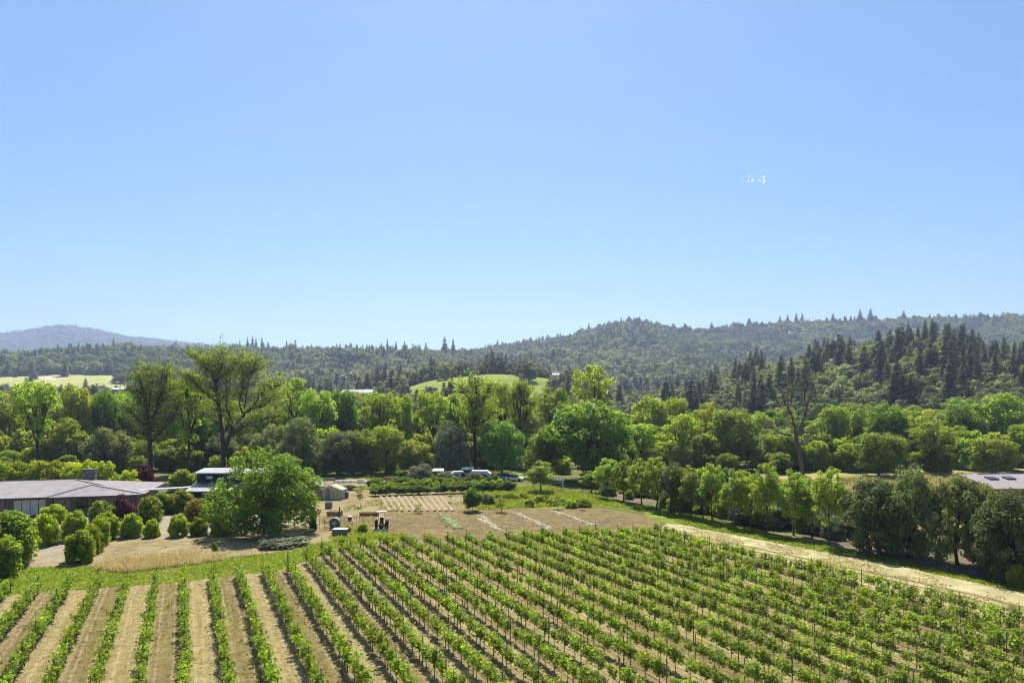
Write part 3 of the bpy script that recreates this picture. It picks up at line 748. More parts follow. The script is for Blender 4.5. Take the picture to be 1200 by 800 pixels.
# --- hand placed trees: name, model, label, px, Y, top row, width px
BELT = [
 ('cottonwood_tree','cotton','tall leafy tree with one leaning trunk at the left end of the tree belt',44,165,448,52),
 ('broadleaf_tree','bright','round green tree just below the straw meadow, right of the leftmost tall tree',86,195,455,46),
 ('broadleaf_tree','maple','dark green tree between the round tree and the two-limbed cottonwood',124,200,461,32),
 ('broadleaf_tree','bright','pale green tree cut by the left edge of the photo',4,185,474,40),
 ('broadleaf_tree','bright','small light green crown filling the gap behind the leftmost tall trunk',22,215,470,36),
 ('broadleaf_tree','bright','middle-height bright tree behind the clipped hedge row of the long house',72,172,492,54),
 ('willow_tree','willow','grey-green bushy willow left of the two-limbed cottonwood',126,168,503,56),
 ('broadleaf_tree','cotton','airy tree between the two tallest cottonwoods, with a dark trunk',222,168,436,54),
 ('broadleaf_tree','bright','light tree in the gap right of the two-limbed cottonwood',205,200,448,44),
 ('broadleaf_tree','maple','low dark tree at the foot of the tallest cottonwood',238,180,480,50),
 ('broadleaf_tree','cotton','pale airy tree touching the right side of the tallest cottonwood',345,195,444,44),
 ('broadleaf_tree','bright','rounded mid-green tree above the walnut, right of the pale airy tree',368,190,460,52),
 ('broadleaf_tree','maple','dark rounded tree behind the greenhouse with a flat top',402,200,459,36),
 ('willow_tree','willow','grey-green willow clump directly behind the walnut crown',352,165,492,58),
 ('broadleaf_tree','oak','dark grey-green tree standing behind the greenhouse',398,163,508,50),
 ('willow_tree','willow','round pale willow above the greenhouse at the edge of the belt',322,170,500,50),
 ('broadleaf_tree','cotton','tree with visible dark branches above the berry hedge',445,190,461,46),
 ('broadleaf_tree','bright','green crown right of the dark branched tree above the berry hedge',474,200,466,34),
 ('broadleaf_tree','maple','dark shady tree at the back of the bank left of the olive bushes',425,166,506,44),
 ('broadleaf_tree','bright','fresh green bushy tree over the brick pile',452,164,500,40),
 ('broadleaf_tree','bright','bright yellow-green bushy tree behind the olive bushes',486,163,517,46),
 ('broadleaf_tree','cotton','tall crown left of the open feathery tree',507,200,459,40),
 ('broadleaf_tree','maple','small dark crown just left of the open feathery tree',532,205,466,28),
 ('buckeye_tree','olive','yellowish grey round tree behind the white trailers',529,160,498,46),
 ('broadleaf_tree','cotton','tall tree right of the open feathery tree, level with the green knoll',588,195,450,36),
 ('broadleaf_tree','cotton','thin open tree with a dark stem in front of the knoll',611,185,447,34),
 ('broadleaf_tree','maple','deep green tree above the parked cars',588,160,496,52),
 ('broadleaf_tree','cotton','broad crown between the knoll and the great round tree',648,200,455,44),
 ('cottonwood_tree','cotton','tall slender cottonwood rising behind the great round tree',695,205,429,48),
 ('maple_tree','maple','great round deep green tree in the middle of the belt, the largest full crown',692,152,474,98),
 ('broadleaf_tree','maple','dark green crown on the left shoulder of the great round tree',640,158,502,48),
 ('broadleaf_tree','bright','dome-shaped light green tree against the dark firs, right of the great round tree',762,205,467,50),
 ('broadleaf_tree','bright','light green crown right of the dome-shaped light green tree',792,210,468,36),
 ('broadleaf_tree','cotton','tree with bare dark stems right of the great round tree',752,172,497,42),
 ('broadleaf_tree','cotton','grey-green open tree with a branching trunk in the middle of the right belt',800,168,486,44),
 ('broadleaf_tree','bright','yellow-green crown behind the grey-green open tree',828,205,474,34),
 ('broadleaf_tree','maple','rich green tree between the grey-green open tree and the bare tree',856,178,482,52),
 ('broadleaf_tree','bright','light tree just left of the bare twisted tree',890,195,487,40),
 ('broadleaf_tree','bright','bright crown just right of the bare twisted tree',977,195,478,38),
 ('broadleaf_tree','bright','low yellow-green tree behind the bare trunk',915,175,505,50),
 ('broadleaf_tree','bright','green crown second to the right of the bare twisted tree',1007,200,482,38),
 ('broadleaf_tree','maple','dark-centred full tree above the yellow meadow',1040,190,476,50),
 ('broadleaf_tree','bright','broad low tree with a dark underside at the back of the yellow meadow',1030,160,508,62),
 ('broadleaf_tree','cotton','leaning many-branched tree left of the grey-roofed house',1094,165,495,56),
 ('broadleaf_tree','bright','crown behind the leaning many-branched tree',1080,200,482,44),
 ('broadleaf_tree','maple','dark green tree above the left end of the grey roof',1130,185,480,44),
 ('broadleaf_tree','bright','high full tree on the rise above the grey-roofed house',1172,200,464,62),
 ('broadleaf_tree','bright','yellow-green bushy tree directly behind the grey roof',1162,160,515,54),
 ('broadleaf_tree','maple','dark tree cut by the right edge of the photo behind the grey roof',1208,170,498,50),
]
for nme, kd, lab, px, Y, top, wd in BELT:
    tpx(nme, kd, lab, px, Y, top, wd)

# --- filler trees and bushes of the belt, told apart only by what they stand near
def near_phrase(px):
    for x, s in ((-40, 'beyond the left edge'), (100, 'behind the long house'), (200, 'around the two-limbed cottonwood'), (330, 'around the tallest cottonwood'), (430, 'behind the walnut and greenhouse'), (520, 'behind the berry hedge'),
                 (620, 'behind the white trailers'), (760, 'around the great round tree'), (880, 'behind the poplar row'), (1000, 'around the bare twisted tree'), (1120, 'behind the yellow meadow'), (1400, 'around the grey-roofed house')):
        if px < x: return s
    return 'beyond the right edge'
def fill_belt():
    rs = random.Random(21)
    px = -130
    # understorey bushes at the front edge of the belt
    while px < 1330:
        for rowY, hh in ((166, (4.2, 7.5)), (178, (7, 10))):
            p = px + rs.uniform(-8, 8)
            Y = rowY + rs.uniform(-4, 8)
            if rowY == 166 and (470 < p < 620 or 1120 < p < 1215): continue
            kd = rs.choice(['willow', 'shrub', 'shrub', 'bright'])
            x, y = XY(p, Y)
            H = rs.uniform(*hh)
            ph = near_phrase(p)
            row_ = 'low' if rowY == 166 else 'middle-height'
            tree({'willow': 'willow_bush', 'shrub': 'understorey_bush', 'bright': 'young_tree'}[kd], kd, '#%s %s %s' % (row_, {'willow': 'grey-green willow bush', 'shrub': 'bright green bush', 'bright': 'light green young tree'}[kd], ph),
                 x, y, H, H * rs.uniform(.95, 1.3), 0, 'understorey of the tree belt', cat='bush' if kd != 'bright' else 'tree')
        px += rs.uniform(24, 34)
    # the riverside wood behind the front trees
    for Y0, step, hh in ((212, 34, (11, 14.5)), (235, 34, (12, 16)), (262, 36, (12, 17)), (300, 34, (12, 17))):
        px = -140 + rs.uniform(0, 20)
        while px < 1340:
            Y = Y0 + rs.uniform(-8, 10); p = px
            kd = rs.choice(['bright', 'maple', 'cotton', 'bright', 'willow'])
            x, y = XY(p, Y); z = float(terrain(x, y))
            H = rs.uniform(*hh) + (4.0 if p < 420 else 2.4 if p < 700 else -2.2 if p < 1120 else .5)
            tree({'willow': 'willow_tree'}.get(kd, 'riverside_tree'), kd, '#%s tree %s, %s wood row' % ({'bright': 'light green', 'maple': 'dark green', 'cotton': 'airy tall', 'willow': 'grey-green'}[kd], near_phrase(p), {212: 'first', 235: 'second', 262: 'third', 300: 'fourth'}[Y0]),
                 x, y, H, H * rs.uniform(.75, 1.0), z, 'riverside wood behind the front trees')
            px += step * rs.uniform(.75, 1.2) * (250 / Y)
fill_belt()

# --- the young poplar row along the green track, and the oaks at its near end
ROWT = [(634, 578, 541, 34, 'poplar', 'pale young tree beside the white pergola'), (693, 577, 553, 28, 'poplar', 'short young tree at the far start of the poplar row'), (712, 584, 538, 34, 'poplar', 'full young poplar second in the row from the far end'),
 (731, 588, 541, 30, 'poplar', 'third young poplar from the far end of the row'), (752, 593, 540, 34, 'poplar', 'fourth young poplar from the far end of the row'), (769, 597, 536, 32, 'poplar', 'fifth young poplar from the far end of the row, slightly taller'),
 (786, 601, 545, 30, 'darkpop', 'dark-leaved tree, sixth from the far end of the poplar row'), (796, 602, 549, 28, 'poplar', 'seventh young poplar from the far end, half hidden'), (810, 605, 548, 30, 'poplar', 'eighth young poplar from the far end of the row'),
 (824, 608, 562, 22, 'darkpop', 'small dark round-headed tree in the poplar row'), (835, 610, 545, 34, 'poplar', 'tall young poplar right of the small dark round-headed tree'), (861, 617, 552, 32, 'poplar', 'young poplar midway along the row with a clear thin stem'),
 (880, 619, 560, 26, 'poplar', 'slim poplar in the gap before the two-tiered tree'), (898, 623, 545, 36, 'poplar', 'two-tiered tree with darker lower leaves in the poplar row'), (930, 627, 553, 38, 'poplar', 'bright bushy poplar left of the last open one'),
 (952, 631, 568, 32, 'poplar', 'short poplar squeezed between the bright bushy one and the last'), (972, 639, 550, 44, 'poplar', 'last and widest young poplar at the near end of the row')]
for px, fy, top, wd, kd, lab in ROWT:
    Y = F * CAM_H / (fy - HOR)
    tpx('poplar_tree' if kd == 'poplar' else 'young_oak_tree', kd, lab, px, Y, top, wd, 'trees of the row along the green track')
for px, fy, top, wd, lab in [(1030, 648, 562, 82, 'left oak of the dark thicket beside the last poplar'), (1064, 652, 550, 78, 'tall oak in the dark thicket, its crown leaning over the left one'), (1122, 662, 559, 82, 'middle oak of the dark thicket, left of the grey roof'),
                             (1156, 668, 570, 56, 'narrow oak right of the middle thicket oak in front of the grey roof'), (1186, 680, 577, 84, 'nearest oak of the dark thicket, at the right edge below the grey roof'), (1232, 690, 566, 70, 'oak cut by the right edge of the photo')]:
    Y = F * CAM_H / (fy - HOR)
    tpx('oak_tree', 'oak', lab, px, Y, top + 2, wd * .88, 'dark oaks at the near end of the tree row')
for px, fy, top, wd, lab in [(1192, 688, 662, 20, 'small bright bush in front of the nearest thicket oak')]:
    Y = F * CAM_H / (fy - HOR); tpx('bush', 'shrub', lab, px, Y, top, wd, cat='bush')
# undergrowth bushes between and behind the poplars
rs_ = random.Random(5)
for i in range(34):
    t = i / 33; px = 690 + t * 300 + rs_.uniform(-6, 6); fy = 578 + t * 58 - rs_.uniform(1, 10)
    Y = F * CAM_H / (fy - HOR); H = rs_.uniform(1.6, 3.4)
    x, y = XY(px, Y)
    kd = rs_.choice(['shrub', 'willow', 'olive'])
    tree('undergrowth_bush', kd, '#%s bush between the stems of the poplar row, %s part' % ({'shrub': 'green', 'willow': 'grey-green', 'olive': 'silvery'}[kd], 'far' if t < .33 else 'middle' if t < .66 else 'near'), x, y, H, H * rs_.uniform(1.1, 1.6), 0, 'undergrowth of the poplar row', cat='bush')

for i in range(46):
    t = i / 45; px = 700 + t * 275 + rs_.uniform(-5, 5); fy = 572 + t * 38 - rs_.uniform(2, 16)
    Y = F * CAM_H / (fy - HOR); H = rs_.uniform(2.6, 5.2)
    x, y = XY(px, Y); kd = rs_.choice(['shrub', 'willow', 'bright', 'poplar'])
    tree('thicket_bush', kd, '#%s behind the %s part of the poplar row' % ({'shrub': 'green bush', 'willow': 'grey-green bush', 'bright': 'small bushy tree', 'poplar': 'slender sapling'}[kd], 'far' if t < .33 else 'middle' if t < .66 else 'near'), x, y, H, H * (rs_.uniform(.9, 1.4) if kd != 'poplar' else .55), 0, 'thicket behind the poplar row', cat='bush')
# --- walnut in the yard
L_WALNUT = leaf_mat('leaf_walnut', (0.115, 0.19, 0.028), (0.2, 0.285, 0.04), .52, tcol=(1.9, 2.0, .6), hue=.004)
MODELS['walnut'] = [broadleaf('walnut', 88, 11, 14, .9, L_WALNUT, BARK, 190, 1.05, 62, .19, .32, 9, 'dome', fork=.2)]
tpx('walnut_tree', 'walnut', 'big round walnut tree with bright leaves standing alone in the gravel yard', 311, F * CAM_H / (624 - HOR), 531, 122, idx=1)

# ------------------------------------------------------------------ hillside forest
def gn_scatter(name, pts, rot, scl, idx, models, matkeep=True, **tg):
    """one object of kind stuff: instances of the given models on points"""
    coll = bpy.data.collections.new(name + '_models')
    for i, m in enumerate(models):
        tr, cr, h0, w0 = m
        # join trunk and crown into one mesh
        me = bpy.data.meshes.new('%s_model_%02d' % (name, i))
        nv0 = len(tr.vertices) if tr else 0; nv1 = len(cr.vertices)
        V = np.zeros((nv0 + nv1, 3), np.float32)
        if tr:
            a = np.zeros(nv0 * 3, np.float32); tr.vertices.foreach_get('co', a); V[:nv0] = a.reshape(-1, 3)
        a = np.zeros(nv1 * 3, np.float32); cr.vertices.foreach_get('co', a); V[nv0:] = a.reshape(-1, 3)
        q1 = np.zeros(len(cr.loops), np.int32); cr.loops.foreach_get('vertex_index', q1)
        t1 = np.zeros(len(cr.polygons), np.float32); cr.attributes['tint'].data.foreach_get('value', t1)
        if tr:
            q0 = np.zeros(len(tr.loops), np.int32); tr.loops.foreach_get('vertex_index', q0)
            Q = np.concatenate([q0.reshape(-1, 4), q1.reshape(-1, 4) + nv0]); T = np.concatenate([np.zeros(len(tr.polygons)), t1])
            mi = np.concatenate([np.zeros(len(tr.polygons)), np.ones(len(cr.polygons))]); mats = [tr.materials[0], cr.materials[0]]
        else:
            Q = q1.reshape(-1, 4); T = t1; mi = np.zeros(len(Q)); mats = [cr.materials[0]]
        me2 = quad_mesh('%s_model_%02d' % (name, i), V, Q, T, mats, mi)
        bpy.data.meshes.remove(me)
        o = bpy.data.objects.new('%s_model_%02d' % (name, i), me2); coll.objects.link(o)
    me = bpy.data.meshes.new(name); n = len(pts)
    me.vertices.add(n); me.vertices.foreach_set('co', np.asarray(pts, np.float32).ravel())
    a = me.attributes.new('rot', 'FLOAT_VECTOR', 'POINT'); r = np.zeros((n, 3), np.float32); r[:, 2] = rot; a.data.foreach_set('vector', r.ravel())
    a = me.attributes.new('scl', 'FLOAT_VECTOR', 'POINT'); a.data.foreach_set('vector', np.asarray(scl, np.float32).ravel())
    a = me.attributes.new('vi', 'INT', 'POINT'); a.data.foreach_set('value', np.asarray(idx, np.int32))
    ng = bpy.data.node_groups.new(name, 'GeometryNodeTree')
    ng.interface.new_socket('Geometry', in_out='INPUT', socket_type='NodeSocketGeometry')
    ng.interface.new_socket('Geometry', in_out='OUTPUT', socket_type='NodeSocketGeometry')
    gi = ng.nodes.new('NodeGroupInput'); go = ng.nodes.new('NodeGroupOutput')
    ci = ng.nodes.new('GeometryNodeCollectionInfo'); ci.inputs['Collection'].default_value = coll
    ci.inputs['Separate Children'].default_value = True; ci.inputs['Reset Children'].default_value = True
    ip = ng.nodes.new('GeometryNodeInstanceOnPoints'); ip.inputs['Pick Instance'].default_value = True
    def attr(nm, ty):
        x = ng.nodes.new('GeometryNodeInputNamedAttribute'); x.data_type = ty; x.inputs['Name'].default_value = nm
        return [s for s in x.outputs if s.enabled and s.name == 'Attribute'][0]
    ng.links.new(gi.outputs[0], ip.inputs['Points']); ng.links.new(ci.outputs[0], ip.inputs['Instance'])
    ng.links.new(attr('vi', 'INT'), ip.inputs['Instance Index'])
    er = ng.nodes.new('FunctionNodeEulerToRotation'); ng.links.new(attr('rot', 'FLOAT_VECTOR'), er.inputs[0]); ng.links.new(er.outputs[0], ip.inputs['Rotation'])
    ng.links.new(attr('scl', 'FLOAT_VECTOR'), ip.inputs['Scale'])
    ng.links.new(ip.outputs[0], go.inputs[0])
    o = link(name, me); md = o.modifiers.new('scatter', 'NODES'); md.node_group = ng
    return tag(o, kind='stuff', **tg)

def hillside():
    rs = np.random.RandomState(77)
    P3 = []
    # stratified rings: spacing grows a little with distance
    Y = 335.0
    while Y < 5600:
        sp = 8.5 if Y < 700 else (11.5 if Y < 1500 else (14 if Y < 2500 else 24))
        pxs = np.arange(-140, 1340, sp * F / Y)
        pxs = pxs + rs.uniform(-.48, .48, len(pxs)) * sp * F / Y
        yy = Y + rs.uniform(-.5, .5, len(pxs)) * sp
        P3.append(np.stack([pxs, yy], -1)); Y += sp
    A = np.concatenate(P3); px, yy = A[:, 0], A[:, 1]
    mk = meadow_kind(px, yy)
    keep = (mk == 0) | ((mk == 3) & (rs.rand(len(px)) < .35)) | ((mk == 2) & (rs.rand(len(px)) < .02)) | ((mk == 1) & (rs.rand(len(px)) < .015))
    # slopes facing away are never seen: drop the far sides
    keep &= ~((px > 480) & (yy > 2120)) & ~((px > 420) & (yy > 1500) & (yy < 1640) & (px < 560))
    keep &= ~((px > 300) & (yy > 2150))
    keep &= ~((px <= 480) & (yy > 1560) & (yy < 3300))
    keep &= ~((px > 640) & (px < 670) & (yy > 560) & (yy < 640))
    px, yy, mk = px[keep], yy[keep], mk[keep]
    x = (px - 600) * yy / F; z = terrain(x, yy)
    cn = fbm(px / 34 + 3, yy / 70, 3)
    pc = np.where((px > 815) & (yy < 760), np.where((yy > 400) & (px > 830), .36, .2), .04)
    pc = np.where((px < 640) & (yy > 1050) & (yy < 1600), .2, pc)
    pc = np.where((px > 700) & (px < 770) & (yy > 1500), .6, pc)
    pc = np.where((px > 560) & (px < 700) & (yy > 1500), -.1, pc)
    pc = np.where(((px > 770) | (px < 560)) & (yy > 1880) & (yy < 2100), .16, pc)
    pc = np.where((yy > 3000), .3, pc)
    pc = np.where((px < 300) & (yy > 1080) & (yy < 1600), .06, pc)
    pc = np.where((px < 815) & (yy < 1000), .06, pc)
    pc = np.where((px < 120) & (yy < 1500) & (yy > 1250), .2, pc)
    con = (rs.rand(len(px)) < np.clip(pc + (cn - .5) * 2.0, .0, .8))
    con &= ~((mk == 2))
    con &= ~((px > 893) & (px < 948) & (yy > 480) & (yy < 700))
    H = np.where(con, rs.uniform(11, 26, len(px)), rs.uniform(7, 16, len(px)))
    H = np.where(con & (px > 1020) & (px < 1130) & (yy < 700), H * 1.2, H)
    W = np.where(con, H * rs.uniform(.55, .85, len(px)), H * rs.uniform(1.0, 1.6, len(px)) * np.where(yy > 900, rs.uniform(.85, 1.5, len(px)), 1))
    W = np.where(~con & (yy < 760), H * rs.uniform(.85, 1.2, len(px)), W)
    H = np.where(~con & (yy > 900), H * rs.uniform(.7, 1.5, len(px)), H)
    W = np.where(yy > 2500, W * 1.5, W); H = np.where(yy > 2500, H * .8, H)
    H = np.where((px > 893) & (px < 948) & (yy > 500) & (yy < 600), H * .55, H)
    # nearest firs and oaks of the right-hand hill are single trees
    near = (yy < 760) & (px > 560) & (px < 1210)
    # prefer those standing clear: sort by apparent size
    app = H / yy
    ci = np.where(near & con & (px > 730))[0]; ci = ci[np.argsort(-app[ci])][:190]
    oi = np.where(near & ~con & (yy < 640))[0]; oi = oi[np.argsort(-app[oi])][:190]
    def where(p):
        if p <= 730: return 'under the knoll' if p < 640 else 'behind the round tree' if p < 690 else 'right of the round tree'
        return ('left end', 'left part', 'middle', 'highest part', 'right end')[int(np.clip((p - 730) / 96, 0, 4))] if p > 730 else 'left end'
    for i in ci:
        hl = 'tall' if H[i] > 23 else 'mid-height' if H[i] > 18 else 'short'
        band = 'on the lower slope' if yy[i] < 470 else 'on the middle slope' if yy[i] < 560 else 'along the crest'
        tree('fir_tree', 'fir_mid', '#%s fir %s of the fir hill, %s' % (hl, band, where(px[i])), float(x[i]), float(yy[i]), float(H[i]), float(W[i]), float(z[i]) - .2, 'firs on the wooded hill', models=FARM)
    for i in oi:
        sz = 'very large' if W[i] > 16 else 'large' if W[i] > 13 else 'medium' if W[i] > 10 else 'small'
        band = 'on the lower slope' if yy[i] < 430 else 'on the middle slope' if yy[i] < 520 else 'near the crest'
        tree('hillside_oak_tree', 'oak_mid', '#%s oak %s, %s' % (sz, band, where(px[i])), float(x[i]), float(yy[i]), float(H[i]), float(W[i]), float(z[i]) - .2, 'oaks on the wooded hill', models=FARM)
    used = np.zeros(len(px), bool); used[ci] = True; used[oi] = True
    rest = ~used
    ms = FARM['oak_far'] + FARM['fir_far'] + FARM['oak_mid'] + FARM['fir_mid'][:2]
    h0 = np.array([m[2] for m in ms]); w0 = np.array([m[3] for m in ms])
    n = rest.sum()
    far = yy[rest] > 780
    idx = np.where(far, np.where(con[rest], rs.randint(3, 5, n), rs.randint(0, 3, n)), np.where(con[rest], rs.randint(8, 10, n), rs.randint(5, 8, n)))
    sc = np.stack([W[rest] / w0[idx], W[rest] / w0[idx], H[rest] / h0[idx]], -1)
    pts = np.stack([x[rest], yy[rest], z[rest] - .3], -1)
    print('forest', n, 'firs', len(ci), 'oaks', len(oi))
    for nm, sel in (('hill_forest', yy[rest] < 1000), ('ridge_forest', (yy[rest] >= 1000) & (yy[rest] < 3000)), ('mountain_forest', yy[rest] >= 3000)):
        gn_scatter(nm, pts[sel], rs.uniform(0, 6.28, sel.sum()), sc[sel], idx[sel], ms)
    # firs that stand out against the sky
    k = 0
    sky = [(748, 1985, 372, 12), (737, 1985, 371, 12), (757, 1990, 374, 10), (766, 1990, 379, 9), (690, 1985, 379, 7), (642, 1990, 392, 6), (789, 1990, 379, 9), (803, 1990, 379, 10), (820, 1990, 384, 10), (834, 1990, 378, 8),
           (847, 1990, 382, 7), (860, 1990, 377, 11), (878, 1990, 373, 10), (893, 1990, 377, 9), (914, 1985, 370, 7), (923, 1985, 369, 7), (933, 1985, 367, 7), (940, 1985, 367, 7), (976, 1985, 367, 7), (1008, 1985, 363, 9), (1020, 1985, 362, 9),
           (1059, 1985, 364, 8), (1100, 1985, 367, 8), (1120, 1985, 368, 8), (1149, 1990, 366, 14), (1180, 1990, 367, 7), (521, 1405, 395, 11), (531, 1405, 398, 9), (454, 1400, 398, 6), (464, 1400, 400, 6), (447, 1400, 402, 6), (474, 1400, 400, 6), (484, 1400, 402, 5), (492, 1400, 403, 5),
           (499, 1400, 401, 6), (433, 1400, 404, 6), (425, 1400, 404, 6), (336, 1400, 399, 5), (346, 1400, 398, 6), (341, 1400, 401, 5), (307, 1400, 396, 7), (300, 1400, 397, 6), (290, 1395, 395, 6), (296, 1398, 394, 6), (281, 1400, 399, 5), (133, 1395, 396, 6), (152, 1395, 400, 7), (104, 1390, 404, 7), (583, 1990, 398, 6), (355, 1400, 404, 5), (365, 1400, 403, 6), (375, 1400, 405, 6), (390, 1400, 405, 6), (410, 1400, 406, 6)]
    for px_, Y_, top, wd in sky:
        side = 'on the crest of the pointed hill' if 680 < px_ < 775 else 'on the long right-hand ridge' if px_ >= 775 else 'on the low middle ridge' if px_ > 270 else 'on the left forested rise'
        size = 'broad' if wd > 8 else 'slim' if wd < 7 else 'medium'
        tpx('skyline_fir_tree', 'fir_far', '#%s far fir %s' % (size, side), px_, Y_, top, wd * 1.35, 'firs along the skyline', models=FARM)
    # round oaks along the top of the vineyard knoll
    for i, px_ in enumerate([497, 504, 512, 520, 529, 538, 546, 553, 563, 574, 588, 596, 606, 617, 629, 640]):
        tpx('knoll_oak_tree', 'oak_mid', '#dark oak in the line topping the green vineyard knoll, %s' % ('left part' if i < 8 else 'right part'), px_, 606, (426 + rnd.uniform(0, 5)) if i < 10 else 433, 12 if i < 10 else 10, 'oaks along the knoll top', models=FARM)
hillside()

# ------------------------------------------------------------------ vineyard
def vine_model(seed, thin=0.0):
    rs = np.random.RandomState(900 + seed)
    LV, LQ, T = [], [], []; b = 0
    # along the row is local Y. arms at .85 m, shoots rising to ~1.7 m
    paths = [(np.array([[0, 0, 0], [rs.normal() * .02, rs.normal() * .03, .45], [0, 0, .86]]), np.array([.035, .028, .026])),
             (np.array([[0, 0, .84], [rs.normal() * .03, .35, .9], [0, .7, .9]]), np.array([.024, .018, .012])),
             (np.array([[0, 0, .84], [rs.normal() * .03, -.35, .9], [0, -.7, .9]]), np.array([.024, .018, .012]))]
    ns = 16
    for k in range(ns):
        y = rs.uniform(-.7, .7) * (1 - .25 * thin); h = rs.uniform(.5, .98) * (1 - .12 * abs(y))
        lean = rs.normal() * .17; x0 = rs.normal() * .05
        n = int(rs.uniform(15, 24))
        t = rs.uniform(-.25, 1, n)
        pos = np.stack([x0 + lean * t + rs.normal(size=n) * .115, y + rs.normal(size=n) * .1, .88 + h * t], -1)
        N = rs.normal(size=(n, 3)) * .8 + np.array([0, 0, .55])
        s = rs.uniform(.06, .108, n) * np.where(t > .85, .7, 1)
        V, Q = rhombi(pos, N, s, s * .85, rs)
        LV.append(V); LQ.append(Q + b); b += len(V)
        T.append(np.clip(rs.uniform(0, .5, n) + np.where(t > .75, .35, 0), 0, 1))     # young tips are yellower
        paths.append((np.array([[x0 * .5, y, .88], [x0 + lean, y, .88 + h * .9]]), np.array([.007, .004])))
    crown = quad_mesh('vine_foliage', np.concatenate(LV), np.concatenate(LQ), np.concatenate(T), [L_VINE])
    V, Q = tubes_to_quads(paths, 4)
    return (quad_mesh('vine_trunk', V, Q, mats=[BARK_D]), crown, 1.8, 1.5)
VM = [vine_model(i, i / 8) for i in range(8)]
M_POST = simple('post_wood', (.2, .15, .11), .9, var=.3, scale=4)
M_STAKE = simple('stake_steel', (.1, .085, .075), .7, var=.3, scale=6)
M_HOSE = simple('drip_hose', (.02, .02, .022), .5)
post_me = MB().tube([(0, 0, 0), (0, 0, 2.05)], .038, 6).mesh('vine_post', M_POST)
pcap_me = MB().tube([(0, 0, 1.35), (0, .02, 1.37)], .06, 6).mesh('vine_post_clip', M_STAKE)
ORD = ['', 'first', 'second', 'third', 'fourth', 'fifth', 'sixth', 'seventh', 'eighth', 'ninth', 'tenth', 'eleventh', 'twelfth', 'thirteenth', 'fourteenth', 'fifteenth', 'sixteenth', 'seventeenth', 'eighteenth', 'nineteenth', 'twentieth']
def ordinal(n):
    return ORD[n] if n <= 20 else 'twenty-' + ORD[n - 20] if n < 30 else {30: 'thirtieth', 40: 'fortieth'}.get(n, ('thirty-' if n < 40 else 'forty-') + ORD[n % 10])
def row_phrase(k):
    if k == 0: return 'in the row running straight up the photo'
    return 'in the %s row %s of the straight row' % (ordinal(abs(k)), 'left' if k < 0 else 'right')
def vineyard():
    rs = random.Random(99)
    vines = []; posts = []
    for k in range(-16, 46):
        base = NRM * ROW * k
        ts = []
        t = 10.0
        while t < 170:
            p = base + DIR * t
            if inside(FIELD, p[0], p[1]) and p[1] > 37: ts.append(t)
            t += 1.5
        if not ts: continue
        t1 = max(ts)
        for i, t in enumerate(sorted(ts, reverse=True)):
            p = base + DIR * t
            px = 600 + F * p[0] / p[1]; py = HOR + F * (CAM_H - 1.0) / p[1]
            if px < -60 or px > 1260 or py > 835: continue
            vines.append((p[1], k, p[0] + rs.gauss(0, .05), p[1] + rs.gauss(0, .06), px, py, i))
            if i % 3 == 0: posts.append((p[1], k, p[0] - DIR[0] * (.7 if i else -.5), p[1] - DIR[1] * (.7 if i else -.5), px, py, i))
        # drip hose of this row
        a = base + DIR * (t1 + .6); c = base + DIR * min(ts)
        if c[1] < 300:
            pts = []; L = np.linalg.norm(a - c); n = max(1, int(L / 1.5))
            for j in range(n + 1):
                q = c + (a - c) * j / n
                pts.append((q[0], q[1], .42 - .05 * (j % 2)))
            o = link('drip_hose', MB().tube(pts, .014, 4).mesh('drip_hose', M_HOSE))
            tag(o, 'black drip hose hanging ' + row_phrase(k), 'hose', 'drip hoses of the vine rows')
    inframe = lambda v: -10 < v[4] < 1210 and v[5] < 806
    vines.sort(); posts.sort()
    A = [v for v in vines if inframe(v)]; 
    one = set(id(v) for v in A[:300])
    rp, rr, rsn, ri = [], [], [], []
    for v in vines:
        Y, k, x, y, px, py, i = v
        rz = TH + (0 if rs.random() < .5 else math.pi) + rs.gauss(0, .06)
        # the older left part is a dense ribbon, the right part is taller and looser
        loose = min(1, max(0, (px - 250) / 700.0))
        h = rs.uniform(.86, 1.06) * (1 + .04 * loose); wd = rs.uniform(.85, 1.15) * (1.0 + .08 * loose)
        ln = rs.uniform(1.02, 1.2) - .06 * loose
        vi = rs.randint(0, 7)
        if rs.random() < .035 * (1 + loose): h *= .72; wd *= .6; ln *= .55
        if id(v) in one:
            t = thing('grapevine', '#grapevine ' + row_phrase(k), 'grapevine', (x, y, 0), rz, 'grapevines standing in rows', (wd, ln, h))
            link('vine_trunk', VM[vi][0], t); link('vine_foliage', VM[vi][1], t)
        else:
            rp.append((x, y, 0)); rr.append(rz); rsn.append((wd, ln, h)); ri.append(vi)
    print('vines', len(vines), 'single', len(one), 'posts', len(posts))
    gn_scatter('grapevines_farther_rows', rp, np.array(rr), rsn, ri, VM)
    P_ = [p for p in posts if inframe(p)][:290]; ones = set(id(p) for p in P_)
    far = MB()
    for p in posts:
        Y, k, x, y, px, py, i = p
        h = rs.uniform(.86, 1.0) * (.95 if i == 0 else 1)
        if id(p) in ones:
            t = link('vine_post', post_me, None, (x, y, 0), rs.uniform(0, 3), (1, 1, h))
            tag(t, ('end post at the grass edge ' if i == 0 else '#post ') + row_phrase(k), 'post', 'posts of the vine rows')
        else:
            far.tube([(x, y, 0), (x, y, 2.05 * h)], .035, 5)
    tag(link('vine_posts_farther_rows', far.mesh('vine_posts_farther_rows', M_POST)), kind='stuff')
vineyard()

